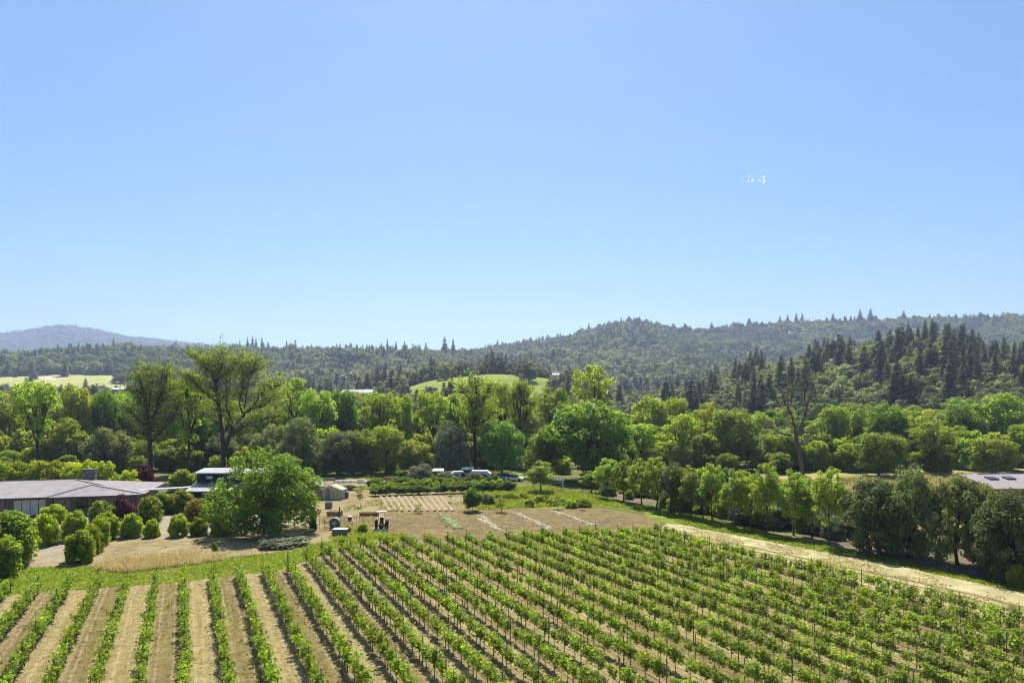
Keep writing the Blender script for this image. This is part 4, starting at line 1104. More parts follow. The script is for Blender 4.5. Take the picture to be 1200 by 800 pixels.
# ------------------------------------------------------------------ grass, weeds and straw as many small blades
def blades(name, poly, n, h, wd, mat, seed, filt=None, z=.02, per=4, lab=None):
    rs = np.random.RandomState(seed)
    q = np.array(poly); lo, hi = q.min(0), q.max(0)
    pts = []
    while len(pts) < n:
        c = rs.uniform(lo, hi, (2000, 2))
        for x, y in c:
            if inside(poly, x, y) and (filt is None or filt(x, y)): pts.append((x, y))
            if len(pts) >= n: break
    p = np.repeat(np.array(pts[:n]), per, axis=0); m = len(p)
    p = p + rs.normal(size=(m, 2)) * h * .35
    hh = h * rs.uniform(.5, 1.2, m) * np.repeat(rs.uniform(.45, 1.25, n), per); a = rs.uniform(0, 6.28, m); ww = wd * rs.uniform(.6, 1.3, m)
    lean = rs.normal(size=(m, 2)) * h * .4
    B = np.column_stack([p, np.full(m, z)])
    u = np.column_stack([np.cos(a), np.sin(a), np.zeros(m)]) * ww[:, None]
    top = B + np.column_stack([lean, hh])
    mid = B + np.column_stack([lean * .35, hh * .6])
    V = np.stack([B, mid + u, top, mid - u], 1).reshape(-1, 3)
    me = quad_mesh(name, V, np.arange(4 * m).reshape(-1, 4), np.repeat(rs.uniform(0, 1, n), per), [mat])
    return tag(link(name, me), kind='stuff')
wn = lambda s, thr: (lambda x, y: fbm(x * s, y * s, 3) > thr)
strip = PP([(-100, 716), (20, 697), (95, 690), (200, 684), (262, 676), (330, 668), (385, 647), (436, 637), (432, 629), (372, 637), (340, 645), (240, 657), (120, 662), (22, 666), (-100, 680)])
blades('green_grass', strip, 9000, .16, .035, L_GRASS, 1)
blades('tall_straw_grass', PP([(112, 668), (118, 661), (160, 655), (200, 653), (250, 650), (262, 656), (235, 661), (200, 665), (150, 671)]), 1900, .6, .03, L_STRAW, 2, wn(.7, .4), per=6)
blades('track_grass', PP([(700, 582), (760, 592), (830, 606), (900, 624), (1000, 645), (1100, 666), (1250, 704), (1250, 712), (1190, 694), (1060, 665), (960, 646), (870, 629), (800, 615), (770, 602)]), 5000, .17, .04, L_GRASS, 3)
blades('mown_straw', PP([(778, 613), (870, 630), (960, 647), (1060, 667), (1190, 696), (1250, 730), (1250, 770), (1100, 725), (1000, 698), (900, 670), (800, 630)]), 5000, .13, .035, L_STRAW, 4, wn(.3, .47))
blades('meadow_grass', PP([(560, 598), (560, 574), (640, 570), (700, 582), (740, 597), (700, 592), (640, 594)]), 5000, .55, .06, L_MEADOW, 5, per=5)
blades('bank_weeds', PP([(430, 562), (600, 562), (600, 554), (430, 554)]), 1600, .7, .09, L_MEADOW, 6, per=5)
blades('yellow_meadow_grass', PP([(980, 600), (990, 560), (1060, 556), (1140, 556), (1140, 600), (1060, 640), (990, 634)]), 4500, .7, .07, L_STRAW, 7, per=4)
blades('yellow_meadow_weeds', PP([(840, 596), (980, 560), (1060, 556), (1140, 570), (1060, 640), (985, 634), (900, 612)]), 3500, .6, .08, L_MEADOW, 8, wn(.12, .5), per=5)
def alley(x, y):
    u = (x * NRM[0] + y * NRM[1]) / ROW; f = u % 1
    return .22 < f < .78 and int(math.floor(u)) % 2 != 0 and fbm(x * .25, y * .25, 3) > .5
blades('alley_weeds', [(-50, 40), (60, 40), (75, 60), (50, 92), (-15, 92), (-60, 64)], 2600, .15, .04, L_MEADOW, 9, alley)
def straw_alley(x, y):
    u = (x * NRM[0] + y * NRM[1]) / ROW; f = u % 1
    return .18 < f < .82 and int(math.floor(u)) % 2 == 0
blades('alley_stubble', [(-50, 40), (60, 40), (75, 60), (50, 92), (-15, 92), (-60, 64)], 9000, .1, .03, L_STRAW, 10, straw_alley, per=3)
blades('garden_weeds', PP([(400, 640), (440, 632), (470, 636), (470, 628), (440, 622), (400, 618), (385, 630)]), 900, .4, .05, L_MEADOW, 12, per=5)
blades('yard_straw', PP([(370, 622), (374, 606), (440, 606), (440, 622)]), 1300, .3, .04, L_STRAW, 13, wn(.6, .45), per=4)

blades('yard_stubble', PP([(120, 655), (150, 634), (300, 634), (360, 640), (300, 648), (220, 652)]), 2600, .07, .05, L_STRAW, 14, wn(.5, .42), per=3)
blades('farm_stubble', PP([(400, 598), (420, 566), (560, 572), (560, 600), (450, 604)]), 2200, .12, .05, L_STRAW, 15, wn(.4, .48), per=3)
blades('farm_weeds', PP([(400, 598), (420, 566), (560, 572), (560, 600), (450, 604)]), 900, .25, .06, L_MEADOW, 16, wn(.3, .56), per=5)
blades('field_weeds', PP([(455, 625), (455, 602), (760, 602), (760, 630)]), 1500, .1, .05, L_MEADOW, 17, wn(.35, .5), per=3)
def ruts():
    m = MB()
    for off in (-.8, .8):
        for (x0, y0), (x1, y1) in zip([P(800, 627), P(870, 641), P(950, 658), P(1040, 677), P(1130, 697)], [P(870, 641), P(950, 658), P(1040, 677), P(1130, 697), P(1250, 728)]):
            d = np.array((x1 - x0, y1 - y0)); L = np.linalg.norm(d); d /= L; nn = np.array((-d[1], d[0])) * off
            k = max(1, int(L / .8))
            for j in range(k):
                a = np.array((x0, y0)) + d * L * j / k + nn; b = np.array((x0, y0)) + d * L * (j + 1) / k + nn
                w0 = .16 + .1 * vnoise(a[0], a[1]); w1 = .16 + .1 * vnoise(b[0], b[1]); q = np.array((-d[1], d[0]))
                m.poly([(*(a - q * w0), .034), (*(b - q * w1), .034), (*(b + q * w1), .034), (*(a + q * w0), .034)])
    tag(link('wheel_rut', m.mesh('wheel_rut', G_TILL)), kind='structure')
ruts()
def yard_ruts():
    for k, L in enumerate([[(20, 668), (70, 650), (120, 640), (200, 636), (300, 634), (380, 622), (430, 605)], [(130, 652), (190, 640), (260, 630), (340, 618), (395, 600)], [(415, 600), (425, 590), (470, 598), (520, 597)], [(380, 612), (410, 596), (440, 575), (520, 573)]]):
        m = MB(); pts = [P(*q) for q in L]
        for off in (-.8, .8):
            for a, b in zip(pts, pts[1:]):
                d = np.array(b) - np.array(a); Ln = np.linalg.norm(d); d /= Ln; q = np.array((-d[1], d[0])); n = max(1, int(Ln / .9))
                for j in range(n):
                    p0 = np.array(a) + d * Ln * j / n + q * off; p1 = np.array(a) + d * Ln * (j + 1) / n + q * off
                    w0 = .28 * vnoise(p0[0] * .6 + k, p0[1] * .6); w1 = .28 * vnoise(p1[0] * .6 + k, p1[1] * .6)
                    z = .019 + .0015 * k
                    m.poly([(*(p0 - q * w0), z), (*(p1 - q * w1), z), (*(p1 + q * w1), z), (*(p0 + q * w0), z)])
        tag(link('wheel_rut', m.mesh('wheel_rut', G_DIRT if k > 1 else G_FARM)), kind='structure')
yard_ruts()
# ------------------------------------------------------------------ shrubs of the yard
def bush(px, fy, top, wd, label, name='clipped_shrub', kind='shrub', mat=None, group=None, cat='shrub'):
    Y = F * CAM_H / (fy - HOR)
    return tpx(name, kind, label, px, Y, top, wd, group, cat=cat)
MODELS['ball'] = [broadleaf('ball', s, 3.2, 3.4, .05, L_BOX, BARK, 90, .42, 70, .11, .07, 6, 'dome', out=.5, flat=1) for s in (71, 72, 73)]
MODELS['hedge'] = [broadleaf('hedge', s, 4.5, 6, .3, L_YELLOW, BARK, 90, .6, 65, .15, .1, 6, 'dome', out=.5) for s in (75, 76)]
MODELS['plum'] = [broadleaf('plum', 78, 4.5, 3.6, .6, L_PLUM, BARK_D, 60, .5, 65, .12, .08, 6, 'round')]
MODELS['rust'] = [broadleaf('rust', 79, 3.2, 3.8, .3, L_RUST, BARK, 60, .5, 60, .12, .07, 6, 'dome')]
MODELS['thin'] = [broadleaf('thin', 80, 3.2, 1.9, .9, L_BRIGHT, BARK_D, 16, .35, 16, .1, .035, 4, 'round', fork=.6)]
MODELS['dense'] = [broadleaf('dense', 81, 3.5, 3.6, .6, L_MAPLE, BARK_D, 70, .5, 60, .12, .07, 6, 'round')]
MODELS['cypress'] = [broadleaf('cypress', 82, 3.2, 1.3, .1, L_FIR, BARK_D, 40, .3, 60, .08, .05, 3, 'cone')]
for px, fy, top, wd, lab in [
 (53, 638, 604, 35, 'ball shrub at the left end, in front of the glass doors of the long house'), (88, 632, 600, 33, 'ball shrub between the leftmost ball and the nearest one, touching the house front'),
 (93, 658, 623, 36, 'nearest ball shrub, at the yard corner by the grass strip'), (106, 648, 617, 30, 'ball shrub directly behind the nearest one'), (116, 638, 607, 32, 'third ball shrub of the line running back from the nearest one'),
 (125, 632, 602, 30, 'last ball shrub of the line running back from the nearest one'), (154, 629, 603, 29, 'ball shrub in the middle of the yard below the purple-leaved tree'), (178, 629, 609, 21, 'smaller ball shrub just right of the middle one'),
 (209, 628, 604, 24, 'ball shrub left of the rusty bush'), (232, 627, 607, 22, 'ball shrub in front of the rusty bush'), (259, 626, 604, 26, 'ball shrub tucked under the left side of the walnut crown'), (62, 612, 592, 31, 'ball shrub behind the leftmost ball, against the house wall'),
 (171, 606, 589, 20, 'small ball shrub behind the middle one near the covered walk')]:
    bush(px, fy, top, wd * .93, lab, 'ball_shrub', 'ball', group='clipped ball shrubs in the yard')
for px, fy, top, wd, lab, kd, nm in [
 (14, 660, 602, 56, 'large leafy bush at the left edge of the photo beside the drive', 'shrub', 'leafy_bush'), (2, 676, 632, 44, 'leafy bush at the lower left corner of the yard, in front of the larger one', 'shrub', 'leafy_bush'),
 (-30, 668, 600, 60, 'leafy bush mostly cut off by the left edge', 'shrub', 'leafy_bush'), (122, 616, 588, 34, 'spreading green bush against the right part of the house wall', 'shrub', 'leafy_bush'),
 (144, 614, 580, 27, 'purple-leaved plum tree at the right corner of the long house', 'plum', 'plum_tree'), (168, 580, 545, 28, 'purple-leaved plum tree behind the roof of the covered walk', 'plum', 'plum_tree'),
 (152, 584, 552, 30, 'yellow-green bush between the chimney and the rear purple plum', 'hedge', 'leafy_bush'), (176, 612, 583, 30, 'green bush in front of the start of the covered walk', 'shrub', 'leafy_bush'),
 (210, 600, 575, 34, 'green bush in the middle below the covered walk', 'shrub', 'leafy_bush'), (190, 602, 578, 22, 'bush under the covered walk beside the purple plum', 'shrub', 'leafy_bush'), (216, 575, 551, 34, 'light green bush behind the covered walk, left of the barn', 'shrub', 'leafy_bush'),
 (231, 616, 585, 32, 'rusty orange-tipped bush in front of the black barn', 'rust', 'rusty_bush'), (36, 600, 600, 10, 'small pale flowering bush by the house door', 'olive', 'flower_bush'),
 (367, 621, 596, 9, 'small dark cone-shaped evergreen right of the walnut', 'cypress', 'cypress'), (251, 645, 635, 7, 'tiny lone bush on the bare yard', 'ball', 'small_bush'), (330, 638, 628, 60, 'low dark ground plants under the walnut', 'olive', 'low_plants'),
 (314, 643, 635, 22, 'low leafy plants at the edge of the walnut shade', 'olive', 'low_plants'), (357, 628, 612, 12, 'pale leggy plant beside the cone evergreen', 'thin', 'leggy_plant'), (425, 624, 613, 15, 'bright green clump left of the tractor', 'shrub', 'garden_clump'),
 (407, 625, 616, 9, 'small clump beside the grey planter box', 'shrub', 'garden_clump'), (409, 574, 568, 16, 'dark bush behind the water barrel', 'dense', 'garden_bush'),
 (423, 594, 568, 12, 'thin young fruit tree with sparse leaves in the middle of the farm yard', 'thin', 'young_fruit_tree'), (491, 601, 590, 12, 'small bright sapling at the corner of the garden rows', 'thin', 'sapling'),
 (527, 588, 574, 8, 'slim sapling left of the round dark shrub', 'thin', 'sapling'), (553, 599, 573, 23, 'round dark shrub casting a clear shadow at the top of the tilled field', 'dense', 'round_shrub'), (571, 592, 578, 18, 'lower grey-green shrub right of the round dark shrub', 'willow', 'grey_shrub'),
 (588, 600, 583, 18, 'bare-stemmed young fruit tree between the round dark shrub and the meadow', 'thin', 'young_fruit_tree'), (653, 597, 584, 13, 'dark small fruit tree at the back of the tilled field, left of its neighbour', 'thin', 'young_fruit_tree'),
 (661, 592, 583, 10, 'second small fruit tree behind its neighbour at the back of the tilled field', 'thin', 'young_fruit_tree'), (682, 597, 583, 10, 'rightmost small fruit tree at the back of the tilled field', 'thin', 'young_fruit_tree'),
 (492, 566, 545, 34, 'large silvery olive bush left of the white trailers', 'olive', 'olive_bush'), (522, 567, 553, 22, 'silvery olive bush in front of the gap between the trailers', 'olive', 'olive_bush'), (556, 568, 554, 24, 'silvery olive bush in front of the larger white trailer', 'olive', 'olive_bush')]:
    bush(px, fy, top, wd, lab, nm, kd)
for i, px in enumerate([-28, 2, 24, 46, 68, 88, 106, 124]):
    tpx('yellow_hedge_bush', 'hedge', '%s yellow-green bush from the left in the clipped row behind the long house roof' % ordinal(i + 1), px, 128, 541 + (i % 3), 40 if i < 6 else 30, 'row behind the long house', cat='shrub')
rs_ = random.Random(8)
for r in range(3):
    px = 440 - r * 2
    k = 0
    while px < 602 - r * 10:
        fy = 581 - r * 4.5 - (px - 440) * .035; k += 1
        Y = F * CAM_H / (fy - HOR); x, y = XY(px, Y); H = rs_.uniform(1.5, 2.1)
        tree('berry_bush', 'ball' if r % 2 else 'dense', '#leafy bush of the berry hedge above the garden rows, %s line' % ('front', 'middle', 'rear')[r], x, y, H, H * rs_.uniform(1.1, 1.5), 0, 'bushes of the berry hedge', cat='bush')
        px += rs_.uniform(7.5, 11)
for i in range(16):
    px = 566 + i * 8 + rs_.uniform(-3, 3); fy = 594 - rs_.uniform(0, 9) + (2 if px > 620 else 0)
    Y = F * CAM_H / (fy - HOR); x, y = XY(px, Y); H = rs_.uniform(.8, 1.4)
    tree('meadow_bush', 'ball', '#low feathery bush edging the green meadow above the tilled field', x, y, H, H * 1.7, 0, 'low bushes of the meadow', cat='bush')

# ------------------------------------------------------------------ garden rows and straw strips
M_RIDGE = simple('garden_ridge', (.33, .26, .15), .95, var=.3, scale=3)
M_FURROW = simple('garden_green', (.16, .17, .06), .95, var=.35, scale=3)
for i in range(11):
    a = P(446 + i * 7.0, 582); b = P(457 + i * 7.4, 599)
    a, b = np.array(a), np.array(b); d = (b - a) / np.linalg.norm(b - a); nn = np.array((-d[1], d[0]))
    ridge = MB(); k = 14; rs = np.random.RandomState(i)
    prof = [(-.32, 0), (-.16, .16), (0, .2), (.16, .16), (.32, 0)]
    L = []
    for j in range(k + 1):
        c = a + (b - a) * j / k + nn * rs.normal() * .04
        L.append([(c[0] + nn[0] * o, c[1] + nn[1] * o, .045 + h * rs.uniform(.7, 1.2)) for o, h in prof])
    for j in range(k):
        for m in range(4): ridge.poly([L[j][m], L[j][m + 1], L[j + 1][m + 1], L[j + 1][m]])
    tag(link('garden_ridge', ridge.mesh('garden_ridge', M_RIDGE)), kind='structure')
def strip_rows(name, a, b, wd, n, mat, h, seed):
    rs = np.random.RandomState(seed); a, b = np.array(P(*a)), np.array(P(*b)); d = (b - a) / np.linalg.norm(b - a); nn = np.array((-d[1], d[0]))
    m = MB()
    for _ in range(n):
        c = a + (b - a) * rs.rand() + nn * rs.normal() * wd * .35; s = rs.uniform(.12, .34); hh = h * rs.uniform(.5, 1.2); t = rs.uniform(0, 3)
        q = [(c[0] + s * math.cos(t + k * 1.57) * rs.uniform(.7, 1.2), c[1] + s * math.sin(t + k * 1.57) * rs.uniform(.7, 1.2), .045) for k in range(4)]
        m.hexa(q, [(c[0] * .5 + x * .5, c[1] * .5 + y * .5, .045 + hh) for x, y, z in q])
    return tag(link(name, m.mesh(name, mat)), kind='stuff')
M_STRAWMULCH = simple('straw_mulch', (.5, .42, .26), .95, var=.25, scale=2)
M_PALEPLANT = leaf_mat('leaf_pale', (.35, .4, .22), (.6, .62, .45), .3)
strip_rows('straw_mulch_strip', (563, 604), (584, 622), .7, 240, M_STRAWMULCH, .14, 1)
strip_rows('straw_mulch_strip', (604, 601), (646, 620), .7, 280, M_STRAWMULCH, .14, 2)
strip_rows('straw_mulch_strip', (649, 599), (697, 616), .6, 280, M_STRAWMULCH, .14, 3)
strip_rows('straw_mulch_strip', (560, 607), (600, 628), .35, 120, M_STRAWMULCH, .1, 4)
strip_rows('pale_seedling_strip', (518, 604), (537, 620), 1.1, 260, M_PALEPLANT, .28, 5)
strip_rows('loose_stones', (390, 565), (442, 566), 1.4, 130, simple('stone_pale', (.5, .46, .42), .9), .3, 6)
strip_rows('loose_stones', (480, 567), (500, 567), .8, 40, simple('stone_pale2', (.5, .46, .42), .9), .25, 7)
strip_rows('soil_clods', (460, 612), (740, 612), 9, 700, simple('clod', (.2, .145, .075), 1), .05, 8)

# ------------------------------------------------------------------ long house
def metal_roof(name, col, pitch=.42, ang=0.0, rough=.45):
    m, nt, bs = mat_new(name)
    co = objco(nt)
    mp = nd(nt, 'ShaderNodeMapping'); mp.inputs['Rotation'].default_value = (0, 0, ang); nt.links.new(co, mp.inputs[0])
    sx = nd(nt, 'ShaderNodeSeparateXYZ'); nt.links.new(mp.outputs[0], sx.inputs[0])
    fr = math_(nt, 'FRACT', math_(nt, 'DIVIDE', sx.outputs[0], pitch))
    seam = ramp(nt, math_(nt, 'ABSOLUTE', math_(nt, 'SUBTRACT', fr, .5)), [(.40, 0.), (.46, 1.)])
    n = noise(nt, co, .8, 5)
    c = ramp(nt, n, [(.35, tuple(x * .85 for x in col)), (.65, tuple(x * 1.12 for x in col))])
    nt.links.new(c, bs.inputs['Base Color']); bs.inputs['Roughness'].default_value = rough; bs.inputs['Metallic'].default_value = .15
    bump(nt, bs, seam, .05)
    return m
M_ROOF = metal_roof('roof_standing_seam', (.25, .218, .2))
M_ROOFW = metal_roof('roof_pale_metal', (.36, .35, .35), .3)
M_WALL = simple('wall_taupe', (.15, .135, .12), .85, var=.12)
M_BLACK = simple('wall_black_boards', (.02, .02, .024), .8, var=.3)
M_FRAME = simple('frame_bronze', (.06, .05, .045), .5)
M_WHITE = simple('white_paint', (.58, .58, .56), .5, var=.05)
M_GLASS, nt_, bs_ = mat_new('window_glass'); bs_.inputs['Base Color'].default_value = (.02, .025, .03, 1); bs_.inputs['Roughness'].default_value = .05; bs_.inputs['Specular IOR Level'].default_value = .9
M_PALEPANE = simple('pale_pane', (.6, .58, .5), .7)  # pale panes; on one glass door, bright reflections painted in as colour
def stone_mat():
    m, nt, bs = mat_new('stone_grey'); n = noise(nt, objco(nt), 3, 4)
    oi = nd(nt, 'ShaderNodeObjectInfo')
    c = mix(nt, oi.outputs['Random'], (.12, .11, .1), (.28, .25, .23)); c = mix(nt, n, c, (.2, .17, .15)); nt.links.new(c, bs.inputs['Base Color']); bs.inputs['Roughness'].default_value = .9
    return m
M_STONE = stone_mat()
def long_house():
    az = math.radians(15.7)
    t = thing('long_house', 'long low house with a grey-brown hipped metal roof at the left edge', 'house', (-58.4, 108.2, 0), az)
    e = 2.93; rd = 8.2; hp = 12.3; zr = 4.72; L = -48.0; bk = 16.4
    r = MB()
    th = .16
    A, B_, Cc, D_ = (L, 0, e), (0, 0, e), (0, bk, e), (L, bk, e); R1, R2 = (L, rd, zr), (-hp, rd, zr)
    r.slab([A, B_, R2, R1], th); r.slab([B_, Cc, R2], th); r.slab([Cc, D_, R1, R2], th)
    roof = link('roof', r.mesh('roof', M_ROOF), t)
    # the lower hip standing out over the right part of the front
    h = MB(); ap = (-8.4, 3.9, 4.14)
    h.slab([(-13.2, -.75, e + .02), (.35, -.75, e + .02), ap], th); h.slab([(.35, -.75, e + .02), (-2.2, 3.9, 3.86), ap], th); h.slab([(-13.2, -.75, e + .02), ap, (-11.0, 3.9, 3.86)], th)
    link('porch_roof', h.mesh('porch_roof', M_ROOF), t)
    rib = MB()
    for p, q in (((0, 0, e), R2), ((-13.2, -.75, e + .03), ap), ((.35, -.75, e + .03), ap), (R1, R2)):
        rib.tube([(p[0], p[1], p[2] + .03), (q[0], q[1], q[2] + .04)], .09, 5)
    link('hip_cap', rib.mesh('hip_cap', M_ROOF), roof)
    # seams of the front slope
    sm = MB(); x = L + .3
    while x < -.3:
        ytop = rd if x < -hp else rd * (-x) / hp
        if ytop > .6: sm.tube([(x, .02, e + .02), (x, ytop, e + (zr - e) * ytop / rd + .02)], .022, 3)
        x += .48
    tag(link('seam', sm.mesh('seam', M_ROOF), roof), kind='stuff')
    f = MB(); f.box(L, -13.2, -.09, -.03, e - .3, e - .02); f.box(-13.2, .3, -.84, -.78, e - .3, e - .01)
    link('gutter', f.mesh('gutter', M_FRAME), t)
    w_ = MB(); w_.box(L, -1.2, 1.1, bk - 1, 0, e - .12)
    link('wall', w_.mesh('wall', M_WALL), t)
    def win(x0, x1, z0, z1, cols, nm='window', pale=False):
        fm = MB(); y0 = 1.1
        fr = .07
        fm.box(x0, x1, y0 - .1, y0 - .004, z0, z0 + fr); fm.box(x0, x1, y0 - .1, y0 - .004, z1 - fr, z1)
        for k in range(cols + 1):
            xx = x0 + (x1 - x0 - fr) * k / cols
            fm.box(xx, xx + fr, y0 - .095, y0 - .004, z0 + fr + .002, z1 - fr - .002)
        o = link(nm, fm.mesh(nm, M_FRAME), t)
        pm = MB().box(x0 + .03, x1 - .03, y0 - .05, y0 - .006, z0 + .03, z1 - .03)
        link('pane', pm.mesh('pane', M_PALEPANE if pale else M_GLASS), o)
    win(-21.0, -19.3, .1, 2.5, 1); win(-18.2, -13.7, .05, 2.5, 4, 'glass_door', True); win(-13.0, -10.4, .9, 2.55, 3); win(-9.6, -8.0, .6, 2.5, 2); win(-6.4, -2.6, .1, 2.5, 4, 'glass_door'); win(-27, -22.4, .1, 2.5, 4, 'glass_door'); win(-33, -29, .1, 2.5, 3)
    for x in (-19.0, -13.35, -10.1, -7.5, -2.2, -.3, -22):
        link('post', MB().box(x - .12, x + .12, -.3, -.06, 0, e - .31).mesh('post', M_WALL), t)
    # chimney: stones laid in courses
    cx, cy = -10.6, 10.6
    c = thing('chimney', None, None) if False else None
    ch = link('chimney', MB().box(cx - .92, cx + .92, cy - .5, cy + .5, 3.6, 6.02).mesh('chimney', M_WALL), t)
    sm1 = MB().box(-.27, .27, -.05, .05, -.13, .13); b1 = sm1.mesh('stone', M_STONE)
    for rr in range(8):
        for k in range(4):
            o = link('stone', b1, ch, (cx - .72 + k * .47 + (.12 if rr % 2 else -.05), cy - .51, 3.95 + rr * .27)); o.scale = (.8 + .15 * ((rr * 7 + k * 3) % 3) / 2, 1 + .4 * ((rr + k) % 3), .95)
    link('chimney_cap', MB().box(cx - 1.02, cx + 1.02, cy - .62, cy + .6, 6.03, 6.16).mesh('chimney_cap', simple('cap', (.12, .11, .11))), ch)
    # covered walk to the barn
    w2 = thing('covered_walk', 'thin pale flat roof on posts linking the long house and the black barn', 'walkway')
    a = (-61.5, 110.5, 3.1); b = (-54.3, 119.5, 2.95)
    link('roof', MB().slab([(a[0], a[1], a[2]), (b[0] - .2, b[1] - 3.3, b[2]), (b[0] - .2, b[1] - 1.9, b[2] + .1), (a[0] - .3, a[1] + 1.4, a[2] + .1)], .14).mesh('walk_roof', M_ROOFW), w2)
    for k in range(4):
        f_ = .12 + k * .27; x = a[0] + (b[0] - a[0]) * f_; y = a[1] + .3 + (b[1] - 3.3 - a[1]) * f_
        link('post', MB().box(x - .07, x + .07, y, y + .14, 0, 2.78).mesh('post', M_FRAME), w2)
long_house()
def barn():
    x0, x1 = XY(231, 118)[0], XY(283, 118)[0] + 3.5
    t = thing('black_barn', 'black two-level barn with pale metal roofs left of the walnut', 'barn')
    link('wall', MB().box(x0, x1, 118, 121.3, 0, 5.2).mesh('wall', M_BLACK), t)
    link('lower_wall', MB().box(x0 - .05, x1 + .05, 114.9, 117.99, 0, 2.45).mesh('lower_wall', M_BLACK), t)
    u = link('upper_roof', MB().slab([(x0 - .3, 117.3, 5.3), (x1 + .3, 117.3, 5.3), (x1 + .3, 121.6, 5.78), (x0 - .3, 121.6, 5.78)], .16).mesh('upper_roof', M_ROOFW), t)
    l = link('lower_roof', MB().slab([(x0 - .3, 114, 2.6), (x1 + .3, 114, 2.6), (x1 + .3, 117.96, 3.5), (x0 - .3, 117.96, 3.5)], .14).mesh('lower_roof', M_ROOFW), t)
    for a in (XY(242, 118)[0], XY(266, 118)[0]):
        w_ = link('window', MB().box(a, a + 1.15, 117.92, 117.99, 4.15, 4.75).mesh('window', M_FRAME), t)
        link('pane', MB().box(a + .07, a + 1.08, 117.89, 117.915, 4.22, 4.68).mesh('pane', M_PALEPANE), w_)
    for k in range(14):
        xx = x0 + .1 + k * (x1 - x0 - .2) / 13
        link('batten', MB().box(xx - .04, xx + .04, 117.93 - .02, 117.995, 3.52, 5.1).mesh('batten', M_BLACK), t)
barn()
def right_house():
    t = thing('grey_roofed_house', 'single-storey house with a mauve-grey roof and two skylights at the right edge', 'house', (81.5, 115.2, 0), R(6))
    L = 24
    e, zr = 2.85, 4.45
    m_ = simple('roof_mauve_grey', (.27, .235, .22), .8, var=.1, scale=1)
    A, B_, C_, D_ = (0, 0, e), (L, 0, e), (L, 8.0, zr), (-.2, 8.0, zr)
    r = link('roof', MB().slab([A, B_, C_, D_], .18).slab([D_, C_, (L, 11, e + .9), (-.1, 11, e + .9)], .18).mesh('roof', m_), t)
    link('wall', MB().box(1.2, L - 1, 1.0, 10.2, 0, e - .1).mesh('wall', simple('wall_tan', (.24, .2, .15))), t)
    link('fascia', MB().box(0, L, -.08, -.02, e - .32, e - .02).mesh('fascia', simple('fascia_brown', (.22, .15, .12))), t)
    link('ridge_cap', MB().box(3.5, L, 7.9, 8.12, zr + .01, zr + .14).mesh('ridge_cap', M_FRAME), r)
    for x, lab in ((3.1, None), (6.4, None)):
        z = e + (zr - e) * 5.2 / 8
        s = link('skylight', MB().hexa([(x, 4.5, z - .25), (x + 1.7, 4.5, z - .25), (x + 1.7, 5.9, z + .05), (x, 5.9, z + .05)], [(x, 4.5, z + .1), (x + 1.7, 4.5, z + .1), (x + 1.7, 5.9, z + .36), (x, 5.9, z + .36)]).mesh('skylight', M_FRAME), r)
        link('pane', MB().slab([(x + .1, 4.6, z + .14), (x + 1.6, 4.6, z + .14), (x + 1.6, 5.8, z + .37), (x + .1, 5.8, z + .37)], .02).mesh('pane', M_GLASS), s)
    w_ = link('window', MB().box(4.3, 6.2, .92, .996, .9, 2.2).mesh('window', M_FRAME), t); link('pane', MB().box(4.4, 6.1, .9, .918, 1, 2.1).mesh('pane', M_GLASS), w_)
right_house()

